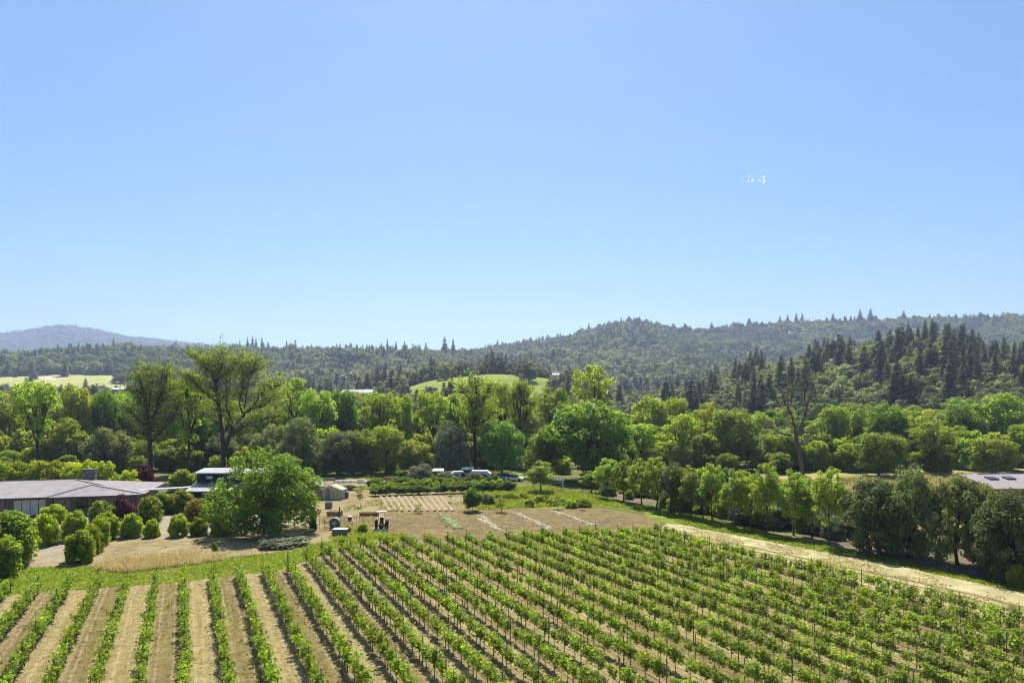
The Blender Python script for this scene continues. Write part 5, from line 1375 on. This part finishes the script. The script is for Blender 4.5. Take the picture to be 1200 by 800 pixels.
# ------------------------------------------------------------------ farm yard objects
def at(px, fy): return P(px, fy)
M_POLY = simple('greenhouse_panel', (.45, .41, .26), .35, var=.1)
M_TIMBER = simple('timber_weathered', (.26, .2, .15), .9)
M_REDWOOD = simple('timber_red', (.22, .07, .045), .85)
M_GREYBOX = simple('box_grey', (.17, .165, .17), .8)
M_PLAST = simple('barrel_blue_grey', (.12, .15, .24), .45)
def greenhouse():
    x, y = at(377, 585); t = thing('greenhouse', 'small gabled greenhouse with yellowish panels and white edging beside the blue barrel', 'greenhouse', (x, y, 0), R(-8))
    wd, dp, e, r = 3.7, 2.6, 1.8, 2.55
    def panel(p, nm='panel'): link(nm, MB().hexa(p, [(a, b + .03, c) for a, b, c in p]).mesh(nm, M_POLY), t)
    for k in range(5):
        a = k * wd / 5 + .04; b = (k + 1) * wd / 5 - .04
        za = e + (r - e) * min(1, max(0, (1.6 - abs(a - 1.6)) / 1.6 if a < 1.6 else (wd - a) / (wd - 1.6))); zb = e + (r - e) * (b / 1.6 if b < 1.6 else (wd - b) / (wd - 1.6))
        panel([(a, 0, .1), (b, 0, .1), (b, 0, zb - .08), (a, 0, za - .08)])
    link('side_wall', MB().box(wd - .03, wd, .05, dp, .1, e).box(0, .03, .05, dp, .1, e).mesh('side_wall', M_POLY), t)
    link('roof', MB().slab([(1.6, -.15, r), (1.6, dp, r), (-.15, dp, e - .05), (-.15, -.15, e - .05)], .05).slab([(wd + .15, -.15, e - .05), (wd + .15, dp, e - .05), (1.6, dp, r), (1.6, -.15, r)], .05).mesh('roof', M_POLY), t)
    fr = MB()
    fr.tube([(-.15, -.2, e - .02), (1.6, -.2, r + .05), (wd + .15, -.2, e - .02)], .07, 4)
    link('rake_trim', fr.mesh('rake_trim', M_WHITE), t)
    for k in range(6):
        a = k * wd / 5
        link('stud', MB().box(a - .035, a + .035, -.05, -.01, 0, e).mesh('stud', M_TIMBER), t)
    link('door', MB().box(.9, 1.62, -.09, -.055, .05, 1.95).mesh('door', M_TIMBER), t)
    link('base', MB().box(-.05, wd + .05, -.07, dp, 0, .09).mesh('base', M_WHITE), t)
    t2 = thing('lean_to_shed', 'grey-roofed lean-to attached left of the greenhouse, half hidden by the walnut', 'shed', (x - 2.6, y + .6, 0), R(-8))
    link('roof', MB().slab([(-.2, -.3, 2.2), (2.55, -.3, 2.2), (2.55, 2.6, 2.75), (-.2, 2.6, 2.75)], .1).mesh('roof', M_ROOF), t2)
    link('wall', MB().box(0, 2.4, 0, 2.4, 0, 2.05).mesh('wall', M_TIMBER), t2)
greenhouse()
def barrel():
    x, y = at(405.5, 583.5); t = thing('water_barrel', 'blue-grey round water barrel right of the greenhouse', 'barrel', (x, y, 0))
    link('body', MB().tube([(0, 0, 0), (0, 0, .1), (0, 0, .6), (0, 0, 1.1), (0, 0, 1.2)], [.4, .46, .5, .46, .4], 16).mesh('body', M_PLAST, True), t)
    link('lid', MB().tube([(0, 0, 1.21), (0, 0, 1.3)], [.42, .3], 14).mesh('lid', M_WHITE), t)
    link('hoop', MB().tube([(0, 0, .3), (0, 0, .36)], .505, 14).tube([(0, 0, .85), (0, 0, .91)], .505, 14).mesh('hoop', M_FRAME), t)
barrel()
def planter(px, fy, w_, d, h, mat, label, name='raised_bed', rz=0.0, boards=4, fill=True):
    x, y = at(px, fy); t = thing(name, label, 'planter', (x, y, 0), rz)
    for k in range(boards):
        z0 = h * k / boards
        link('board', MB().box(-w_ / 2, w_ / 2, -.02, .03, z0 + .005, z0 + h / boards - .005).mesh('board', mat), t)
    link('side_board', MB().box(-w_ / 2, -w_ / 2 + .05, .032, d, 0, h).box(w_ / 2 - .05, w_ / 2, .032, d, 0, h).mesh('side_board', mat), t)
    link('back_board', MB().box(-w_ / 2 + .052, w_ / 2 - .052, d - .05, d - .002, 0, h).mesh('back_board', mat), t)
    if fill: link('soil', MB().box(-w_ / 2 + .06, w_ / 2 - .06, .04, d - .06, .02, h - .06).mesh('soil', G_TILL), t)
    for s in (-1, 1): link('corner_post', MB().box(s * w_ / 2 - .05, s * w_ / 2 + .05, -.075, -.025, 0, h + .04).mesh('corner_post', mat), t)
    return t
planter(432, 605, 2.6, 1.2, .55, M_REDWOOD, 'red-brown raised bed behind the tractor', boards=3)
planter(391, 606, 2.0, 1.6, .85, M_TIMBER, 'dark weathered raised bed with a tall corner post behind the arched hutch', boards=4)
planter(384.5, 596, .9, 1.0, 1.05, M_GREYBOX, 'grey upright planter right of the walnut crown, below the greenhouse', name='grey_planter', boards=3)
planter(398, 629, 1.8, 1.2, .95, M_GREYBOX, 'grey box with a pale flat top at the edge of the grass strip', name='grey_box', boards=3, fill=False)
x, y = at(398, 629)
t = [o for o in C.objects if o.name == 'grey_box'][0]
link('lid', MB().box(-.95, .95, -.1, 1.25, .955, 1.01).mesh('lid', simple('lid_pale', (.5, .5, .5))), t)
x, y = at(398, 606); tag(link('tall_post', MB().tube([(0, 0, 0), (0, 0, 1.5)], .1, 8).tube([(0, 0, 1.5), (0, 0, 1.58)], [.12, .06], 8).mesh('tall_post', M_FRAME), None, (x, y, 0)), 'dark thick post at the corner of the weathered raised bed', 'post')
def hutch():
    x, y = at(392, 620); t = thing('arched_hutch', 'small arched white-roofed hutch with a round pale opening, behind the grey box', 'hutch', (x, y, 0))
    t.scale = (.86, .86, .86)
    r = .72; n = 12; hb = 1.05
    arc = [(r * math.cos(math.pi * k / n), hb + r * math.sin(math.pi * k / n)) for k in range(n + 1)]
    link('front', MB().hexa([(a, 0, z) for a, z in arc] + [(-r, 0, 0), (r, 0, 0)], [(a, .05, z) for a, z in arc] + [(-r, .05, 0), (r, .05, 0)]).mesh('front', simple('hutch_dark', (.1, .1, .12))), t)
    rf = MB()
    for k in range(n):
        a, b = arc[k], arc[k + 1]; f = 1.08
        A = (a[0] * f, hb + (a[1] - hb) * f); B = (b[0] * f, hb + (b[1] - hb) * f)
        rf.hexa([(a[0], -.12, a[1]), (b[0], -.12, b[1]), (b[0], 1.0, b[1]), (a[0], 1.0, a[1])], [(A[0], -.12, A[1]), (B[0], -.12, B[1]), (B[0], 1.0, B[1]), (A[0], 1.0, A[1])])
    link('roof', rf.mesh('roof', simple('hutch_roof', (.22, .22, .24))), t)
    link('side', MB().box(-r, -r + .04, .06, .95, 0, hb).box(r - .04, r, .06, .95, 0, hb).mesh('side', M_GREYBOX), t)
    ring = MB(); pts = [(.3 * math.cos(6.2832 * k / 16), -.03, .98 + .3 * math.sin(6.2832 * k / 16)) for k in range(17)]
    ring.tube(pts, .06, 6, cap=False); link('ring', ring.mesh('ring', M_WHITE), t)
    link('hub', MB().tube([(0, -.08, .98), (0, -.01, .98)], .14, 10).mesh('hub', M_WHITE), t)
    for k in range(3):
        a = k * math.pi / 3; link('spoke', MB().tube([(-.28 * math.cos(a), -.03, .98 - .28 * math.sin(a)), (.28 * math.cos(a), -.03, .98 + .28 * math.sin(a))], .02, 4).mesh('spoke', M_WHITE), t)
hutch()
def bin_():
    x, y = at(410, 611.5); t = thing('garbage_can', 'small dark can with a pale lid standing alone in the farm yard', 'bin', (x, y, 0))
    link('body', MB().tube([(0, 0, 0), (0, 0, .75)], [.24, .3], 12).mesh('body', M_FRAME), t)
    link('lid', MB().tube([(0, 0, .76), (0, 0, .82), (0, 0, .9)], [.33, .3, .08], 12).mesh('lid', M_WHITE), t)
    link('handle', MB().tube([(-.3, -.02, .55), (-.36, -.02, .6), (-.3, -.02, .65)], .02, 4).mesh('handle', M_FRAME), t)
bin_()
for i, (px, fy, h) in enumerate([(415, 611, 1.1), (418, 613, 1.4), (421, 609, 1.2), (425, 617, 1.9), (413, 618, 1.0), (403, 617, 1.1), (398.5, 621, 1.4)]):
    x, y = at(px, fy)
    tag(link('garden_stake', MB().tube([(0, 0, 0), (.03, 0, h)], .035, 5).mesh('garden_stake', M_TIMBER), None, (x, y, 0)), '%s thin wooden stake from the left between the arched hutch and the tractor' % ordinal([5, 4, 6, 7, 3, 2, 1].index(7 - i) + 1 if False else [4, 5, 6, 7, 3, 2, 1][i]), 'stake', 'stakes in the farm yard')
def rail_fence():
    a = np.array(at(369, 617)); b = np.array(at(386, 618)); t = thing('wire_fence', 'low fence with thin posts and a white top rail left of the arched hutch', 'fence')
    for k in range(4):
        p = a + (b - a) * k / 3; link('post', MB().box(p[0] - .03, p[0] + .03, p[1] - .03, p[1] + .03, 0, 1.25).mesh('post', M_TIMBER), t)
    for z in (.4, .8, 1.2): link('rail', MB().tube([(a[0], a[1] - .06, z), (b[0], b[1] - .06, z)], .02 if z < 1 else .035, 4).mesh('rail', M_WHITE if z > 1 else M_FRAME), t)
rail_fence()
def wheel(t, x, y, r, w_, nm='wheel'):
    ty = MB(); n = 18
    ty.tube([(x - w_ / 2, y, r), (x - w_ * .4, y, r), (x + w_ * .4, y, r), (x + w_ / 2, y, r)], [r * .86, r, r, r * .86], n)
    o = link(nm, ty.mesh('tyre', simple('rubber', (.025, .025, .025), .9), True), t)
    link('rim', MB().tube([(x - w_ / 2 - .012, y, r), (x + w_ / 2 + .012, y, r)], r * .5, 12).mesh('rim', simple('rim_grey', (.3, .28, .26), .5)), o)
    return o
def tractor():
    x, y = at(446.5, 624); t = thing('tractor', 'dark tractor with a cream canopy and front bucket, facing the vines', 'tractor', (x, y, 0), R(8))
    body = simple('tractor_dark', (.12, .04, .022), .7); steel = simple('tractor_steel', (.03, .027, .025), .8, .0)
    wheel(t, -.72, 1.9, .68, .36, 'rear_wheel'); wheel(t, .72, 1.9, .68, .36, 'rear_wheel'); wheel(t, -.62, .35, .42, .25, 'front_wheel'); wheel(t, .62, .35, .42, .25, 'front_wheel')
    link('hood', MB().hexa([(-.3, 0, .62), (.3, 0, .62), (.33, 1.35, .62), (-.33, 1.35, .62)], [(-.24, .05, 1.18), (.24, .05, 1.18), (.28, 1.35, 1.32), (-.28, 1.35, 1.32)]).mesh('hood', body), t)
    link('grille', MB().box(-.22, .22, -.03, -.005, .68, 1.1).mesh('grille', steel), t)
    for s in (-1, 1):
        link('headlight', MB().tube([(s * .15, -.06, 1.02), (s * .15, -.035, 1.02)], .06, 8).mesh('headlight', M_WHITE), t)
        link('fender', MB().hexa([(s * .5, 1.2, 1.15), (s * .95, 1.2, 1.15), (s * .95, 2.5, 1.2), (s * .5, 2.5, 1.2)], [(s * .5, 1.35, 1.45), (s * .95, 1.35, 1.45), (s * .95, 2.35, 1.45), (s * .5, 2.35, 1.45)]).mesh('fender', body), t)
        link('loader_arm', MB().tube([(s * .5, 1.3, 1.1), (s * .5, .3, 1.05), (s * .5, -.55, .35)], .07, 6).mesh('loader_arm', steel), t)
        link('canopy_post', MB().tube([(s * .45, 1.75, 1.4), (s * .42, 1.75, 2.5)], .04, 6).mesh('canopy_post', steel), t)
    link('chassis', MB().box(-.28, .28, .3, 2.3, .4, .61).box(-.6, .6, 1.8, 2.0, .55, .75).mesh('chassis', steel), t)
    link('bucket', MB().hexa([(-.92, -1.0, .08), (.92, -1.0, .08), (.92, -.55, .1), (-.92, -.55, .1)], [(-.92, -.95, .14), (.92, -.95, .14), (.92, -.5, .62), (-.92, -.5, .62)]).mesh('bucket', simple('bucket_steel', (.12, .12, .12), .8, .1)), t)
    link('seat', MB().box(-.25, .25, 1.7, 2.1, 1.1, 1.25).box(-.25, .25, 2.05, 2.17, 1.26, 1.7).mesh('seat', steel), t)
    link('steering_wheel', MB().tube([(.2 * math.cos(k * .524), 1.45 + .08 * math.sin(k * .524), 1.55 + .18 * math.sin(k * .524)) for k in range(13)], .02, 4, False).mesh('steering_wheel', steel), t)
    link('exhaust', MB().tube([(.2, .7, 1.25), (.2, .7, 1.95)], .035, 6).mesh('exhaust', steel), t)
    link('canopy', MB().hexa([(-.72, 1.0, 2.5), (.72, 1.0, 2.5), (.72, 2.5, 2.5), (-.72, 2.5, 2.5)], [(-.62, 1.1, 2.62), (.62, 1.1, 2.62), (.62, 2.4, 2.62), (-.62, 2.4, 2.62)]).mesh('canopy', simple('canopy_cream', (.4, .35, .27), .8)), t)
tractor()
# trailers, van and cars at the foot of the belt
def prism_x(prof, x0, x1):
    return MB().hexa([(x0, p, z) for p, z in prof], [(x1, p, z) for p, z in prof])
def camper(px, fy, L, H, label, rz=0.0):
    x, y = at(px, fy); t = thing('camper_trailer', label, 'trailer', (x, y, 0), rz)
    p = [(-L / 2, .55), (L / 2, .55), (L / 2, H - .5), (L / 2 - .7, H), (-L / 2 + .5, H), (-L / 2, H - .35)]
    link('body', MB().hexa([(a, 0, z) for a, z in p], [(a, 2.3, z) for a, z in p]).mesh('body', M_WHITE), t)
    link('roof', MB().box(-L / 2 + .5, L / 2 - .7, .05, 2.25, H + .003, H + .1).mesh('roof', M_WHITE), t)
    for a in (-L * .3, L * .15):
        w_ = link('window', MB().box(a, a + .9, -.03, -.004, 1.4, 2.05).mesh('window', M_FRAME), t); link('pane', MB().box(a + .06, a + .84, -.045, -.032, 1.46, 1.99).mesh('pane', M_GLASS), w_)
    link('door', MB().box(-.15 * L + .9, -.15 * L + 1.5, -.03, -.004, .6, 2.3).mesh('door', M_GREYBOX), t)
    for s in (-.2, .35): 
        ty = MB().tube([(s * 1.6, -.02, .33), (s * 1.6, .2, .33)], .33, 14); link('wheel', ty.mesh('wheel', M_HOSE), t)
camper(562, 567, 4.6, 2.7, 'larger white camper trailer with a sloped end, behind the silvery bushes', R(-6))
camper(538, 566, 3.3, 2.4, 'smaller white trailer with bluish windows left of the larger one', R(12))
def awning(px, fy, w_, h, label):
    x, y = at(px, fy); t = thing('awning', label, 'awning', (x, y, 0))
    link('canopy', MB().slab([(-w_ / 2, 0, h), (w_ / 2, 0, h), (w_ / 2 - .2, 2, h + .35), (-w_ / 2 + .2, 2, h + .35)], .06).mesh('canopy', M_WHITE), t)
    for s in (-1, 1): link('pole', MB().tube([(s * (w_ / 2 - .1), .05, 0), (s * (w_ / 2 - .1), .05, h - .06)], .04, 6).mesh('pole', M_FRAME), t); 
    for s in (-1, 1): link('pole', MB().tube([(s * (w_ / 2 - .3), 1.9, 0), (s * (w_ / 2 - .3), 1.9, h + .24)], .04, 6).mesh('pole', M_FRAME), t)
awning(513, 565, 2.6, 2.5, 'white flat awning left of the white trailers')
awning(548, 563, 2.8, 2.5, 'white awning sheet stretched above the gap between the two trailers')
def car(px, fy, col, label, rz, L=4.4, H=1.45):
    x, y = at(px, fy); t = thing('parked_car', label, 'car', (x, y, 0), rz, 'cars parked under the belt trees')
    mt = simple('car_paint', col, .3, .2, var=.04, spec=.6)
    p = [(-L / 2, .35), (L / 2, .35), (L / 2, .75), (L / 2 - .9, .9), (-L / 2 + .15, .95), (-L / 2, .8)]
    link('body', MB().hexa([(a, 0, z) for a, z in p], [(a, 1.75, z) for a, z in p]).mesh('body', mt), t)
    c = [(-L / 2 + .4, .951), (L / 2 - 1.1, .9), (L / 2 - 1.8, H), (-L / 2 + .9, H)]
    link('cabin', MB().hexa([(a, .12, z) for a, z in c], [(a, 1.63, z) for a, z in c]).mesh('cabin', M_GLASS), t)
    link('roof', MB().box(-L / 2 + .92, L / 2 - 1.82, .12, 1.63, H + .002, H + .05).mesh('roof', mt), t)
    for a in (-L * .3, L * .3):
        for b in (-.02, 1.6): link('wheel', MB().tube([(a, b, .32), (a, b + .18, .32)], .32, 14).mesh('wheel', M_HOSE), t)
car(593, 562.5, (.35, .42, .6), 'light blue car parked under the dark trees right of the trailers', R(20))
car(602, 564, (.72, .72, .74), 'white car parked just right of the light blue car', R(-15), 4.0)
car(832, 581, (.78, .78, .78), 'white car glimpsed between the stems of the poplar row', R(10))
def pergola():
    x, y = at(644, 577); t = thing('pergola', 'white pergola with a pale leafy top beside the pale young tree', 'pergola', (x, y, 0))
    for a, b in ((-3.0, 0), (2.6, 0), (-3.0, 2.4), (2.6, 2.4)): link('post', MB().box(a - .07, a + .07, b, b + .14, 0, 2.3).mesh('post', M_WHITE), t)
    for b in (-.03, 2.43): link('beam', MB().box(-3.3, 2.9, b, b + .1, 2.302, 2.45).mesh('beam', M_WHITE), t)
    for k in range(11):
        a = -3.2 + k * .6; link('rafter', MB().box(a - .04, a + .04, -.3, 2.9, 2.452, 2.56).mesh('rafter', M_WHITE), t)
    rs = np.random.RandomState(4); n = 900
    pos = np.column_stack([rs.uniform(-3, .6, n), rs.uniform(-.3, 2.8, n), 2.6 + rs.rand(n) * .4]); V, Q = rhombi(pos, rs.normal(size=(n, 3)) + [0, 0, 1], .14, .1, rs)
    link('climbing_leaves', quad_mesh('climbing_leaves', V, Q, rs.rand(n), [M_PALEPLANT]), t)
pergola()
def pile(px, fy, n, mat, label, name, s=(.5, .22, .2), seed=1, cat='pile'):
    """loosely stacked blocks; each block a part"""
    x, y = at(px, fy); t = thing(name, label, cat, (x, y, 0)); rs = random.Random(seed)
    b = MB().box(-s[0] / 2, s[0] / 2, -s[1] / 2, s[1] / 2, 0, s[2]).mesh('block', mat)
    for k in range(n):
        lv = k // 6; o = link('block', b, t, ((k % 6 - 2.5) * s[0] * 1.04 * (1 - lv * .12) + rs.gauss(0, .04), rs.uniform(-.15, .15), lv * (s[2] + .004)), rs.gauss(0, .15))
pile(458, 562.5, 16, simple('brick_red', (.35, .12, .07)), 'stack of red-brown bricks on the grassy bank behind the berry hedge', 'brick_pile', (.55, .4, .22), 3)
pile(385, 563, 12, M_TIMBER, 'dark timber stack at the edge of the bank behind the greenhouse', 'timber_pile', (.5, .5, .25), 4)
pile(427, 565, 9, simple('block_pale', (.55, .52, .5)), 'row of pale concrete blocks on the dirt behind the farm yard', 'block_pile', (.6, .4, .3), 5)
# far buildings
def far_house(px, Y, top_py, w_, label, wall, roofc, cat='house', h=None, rz=0.0, windows=3):
    x, y = XY(px, Y); z = float(terrain(x, y)); H = h or 4.0
    zz = ZAT(top_py, Y) - H
    t = thing('far_' + cat, label, cat, (x, y, zz), rz)
    link('wall', MB().box(-w_ / 2, w_ / 2, 0, 7, -8, H * .62).mesh('wall', wall), t)
    rf = MB().slab([(-w_ / 2 - .5, -.6, H * .62), (w_ / 2 + .5, -.6, H * .62), (w_ / 2 + .5, 3.5, H), (-w_ / 2 - .5, 3.5, H)], .25).slab([(-w_ / 2 - .5, 3.5, H), (w_ / 2 + .5, 3.5, H), (w_ / 2 + .5, 7.6, H * .62), (-w_ / 2 - .5, 7.6, H * .62)], .25)
    link('roof', rf.mesh('roof', roofc), t)
    for k in range(windows):
        a = -w_ / 2 + w_ * (k + .5) / windows; link('window', MB().box(a - w_ / windows * .28, a + w_ / windows * .28, -.06, -.005, H * .18, H * .5).mesh('window', M_GLASS), t)
M_TEAL = simple('glasshouse_teal', (.08, .14, .13), .4); M_RWHITE = simple('roof_white', (.85, .85, .85), .4, var=.03)
far_house(418, 392, 456, 17, 'dark teal building with a row of tall panes among trees left of the vineyard knoll', M_TEAL, M_TEAL, 'greenhouse', 5.5, windows=6)
far_house(672, 640, 435, 6, 'far white-roofed building right of the vineyard knoll', M_WHITE, M_RWHITE, h=5)
far_house(652, 640, 437, 6, 'far low grey building just left of the white-roofed one', M_GREYBOX, M_RWHITE, h=4)
far_house(138, 560, 454, 10, 'small white-roofed shed below the straw meadow at its right end', M_GREYBOX, M_RWHITE, 'shed', 3)
#far_house(742, 430, 476, 9, 'pale roof glimpsed among dark trees above the great round tree', M_WHITE, M_RWHITE, h=4)
far_house(934, 1960, 381.5, 20, 'white house high on the far right-hand ridge', M_WHITE, M_RWHITE, h=9)
far_house(64, 1030, 441, 9, 'brown-roofed shed on the bare pad of the straw meadow', M_TIMBER, M_TIMBER, 'shed', 5)

# ------------------------------------------------------------------ tiny torn cloud and the summer haze
def cloud():
    m, nt, bs = mat_new('cloud_white'); bs.inputs['Base Color'].default_value = (.95, .95, .95, 1); bs.inputs['Roughness'].default_value = 1
    tr = nd(nt, 'ShaderNodeBsdfTranslucent'); tr.inputs[0].default_value = (.95, .97, 1, 1)
    tp = nd(nt, 'ShaderNodeBsdfTransparent')
    m1 = nd(nt, 'ShaderNodeMixShader'); m1.inputs[0].default_value = .6; nt.links.new(bs.outputs[0], m1.inputs[1]); nt.links.new(tr.outputs[0], m1.inputs[2])
    m2 = nd(nt, 'ShaderNodeMixShader'); m2.inputs[0].default_value = .5; nt.links.new(m1.outputs[0], m2.inputs[2]); nt.links.new(tp.outputs[0], m2.inputs[1])
    nt.links.new(m2.outputs[0], nt.nodes['Material Output'].inputs['Surface'])
    rs = np.random.RandomState(6); LV, LQ = [], []; b = 0
    Y = 5200
    for px, py, r, n in ((877.5, 207, 5, 30), (877, 212, 8, 30), (881.5, 211.5, 10, 46), (889.5, 211.5, 8, 24), (891, 211.8, 6, 16), (895, 208, 13, 60), (896, 212, 11, 46), (895, 214, 8, 26)):
        c = np.array([(px - 600) * Y / F, Y, ZAT(py, Y)])
        V, Q = clump_leaves(rs, c, r * 1.1, n * 3, 2.4, 1.1, .3); LV.append(V); LQ.append(Q + b); b += len(V)
    o = link('cloud', quad_mesh('cloud', np.concatenate(LV), np.concatenate(LQ), None, [m])); tag(o, kind='stuff')
cloud()
def haze():
    o = link('haze', MB().box(-6800, 6800, -1500, 6600, -1.5, 700).mesh('haze'))
    m = bpy.data.materials.new('haze_air'); m.use_nodes = True; nt = m.node_tree; nt.nodes.clear()
    out = nt.nodes.new('ShaderNodeOutputMaterial'); v = nt.nodes.new('ShaderNodeVolumePrincipled')
    v.inputs['Color'].default_value = (.6, .74, 1, 1); v.inputs['Density'].default_value = HAZE; v.inputs['Anisotropy'].default_value = .35
    nt.links.new(v.outputs[0], out.inputs['Volume']); o.data.materials.append(m)
    tag(o, kind='stuff')
HAZE = 1.5e-4
haze()

# ------------------------------------------------------------------ labels: tell look-alikes apart by their order
def unique_labels():
    by = {}
    for o in C.objects:
        if o.parent is None and o.get('label'): by.setdefault(o['label'], []).append(o)
    for lab, os_ in by.items():
        vine = lab.startswith('#grapevine') or lab.startswith('#post')
        slot = lab.startswith('#'); lab0 = lab.lstrip('#')
        if len(os_) < 2:
            for o in os_: o['label'] = lab0
            continue
        key = (lambda o: o.location.y) if vine else (lambda o: o.location.x / max(1, o.location.y))
        os_.sort(key=key)
        for i, o in enumerate(os_):
            if i >= 49: o['label'] = lab0; continue
            if vine:
                kind, rest = lab0.split(' ', 1)
                o['label'] = '%s %s up from the photo foot %s' % (ordinal(i + 1), kind, rest)
            else: o['label'] = '%s from the left, %s' % (ordinal(i + 1), lab0)
    for o in C.objects:
        lb = o.get('label')
        if lb and len(lb.split()) > 16: print('LONG', len(lb.split()), lb)
unique_labels()
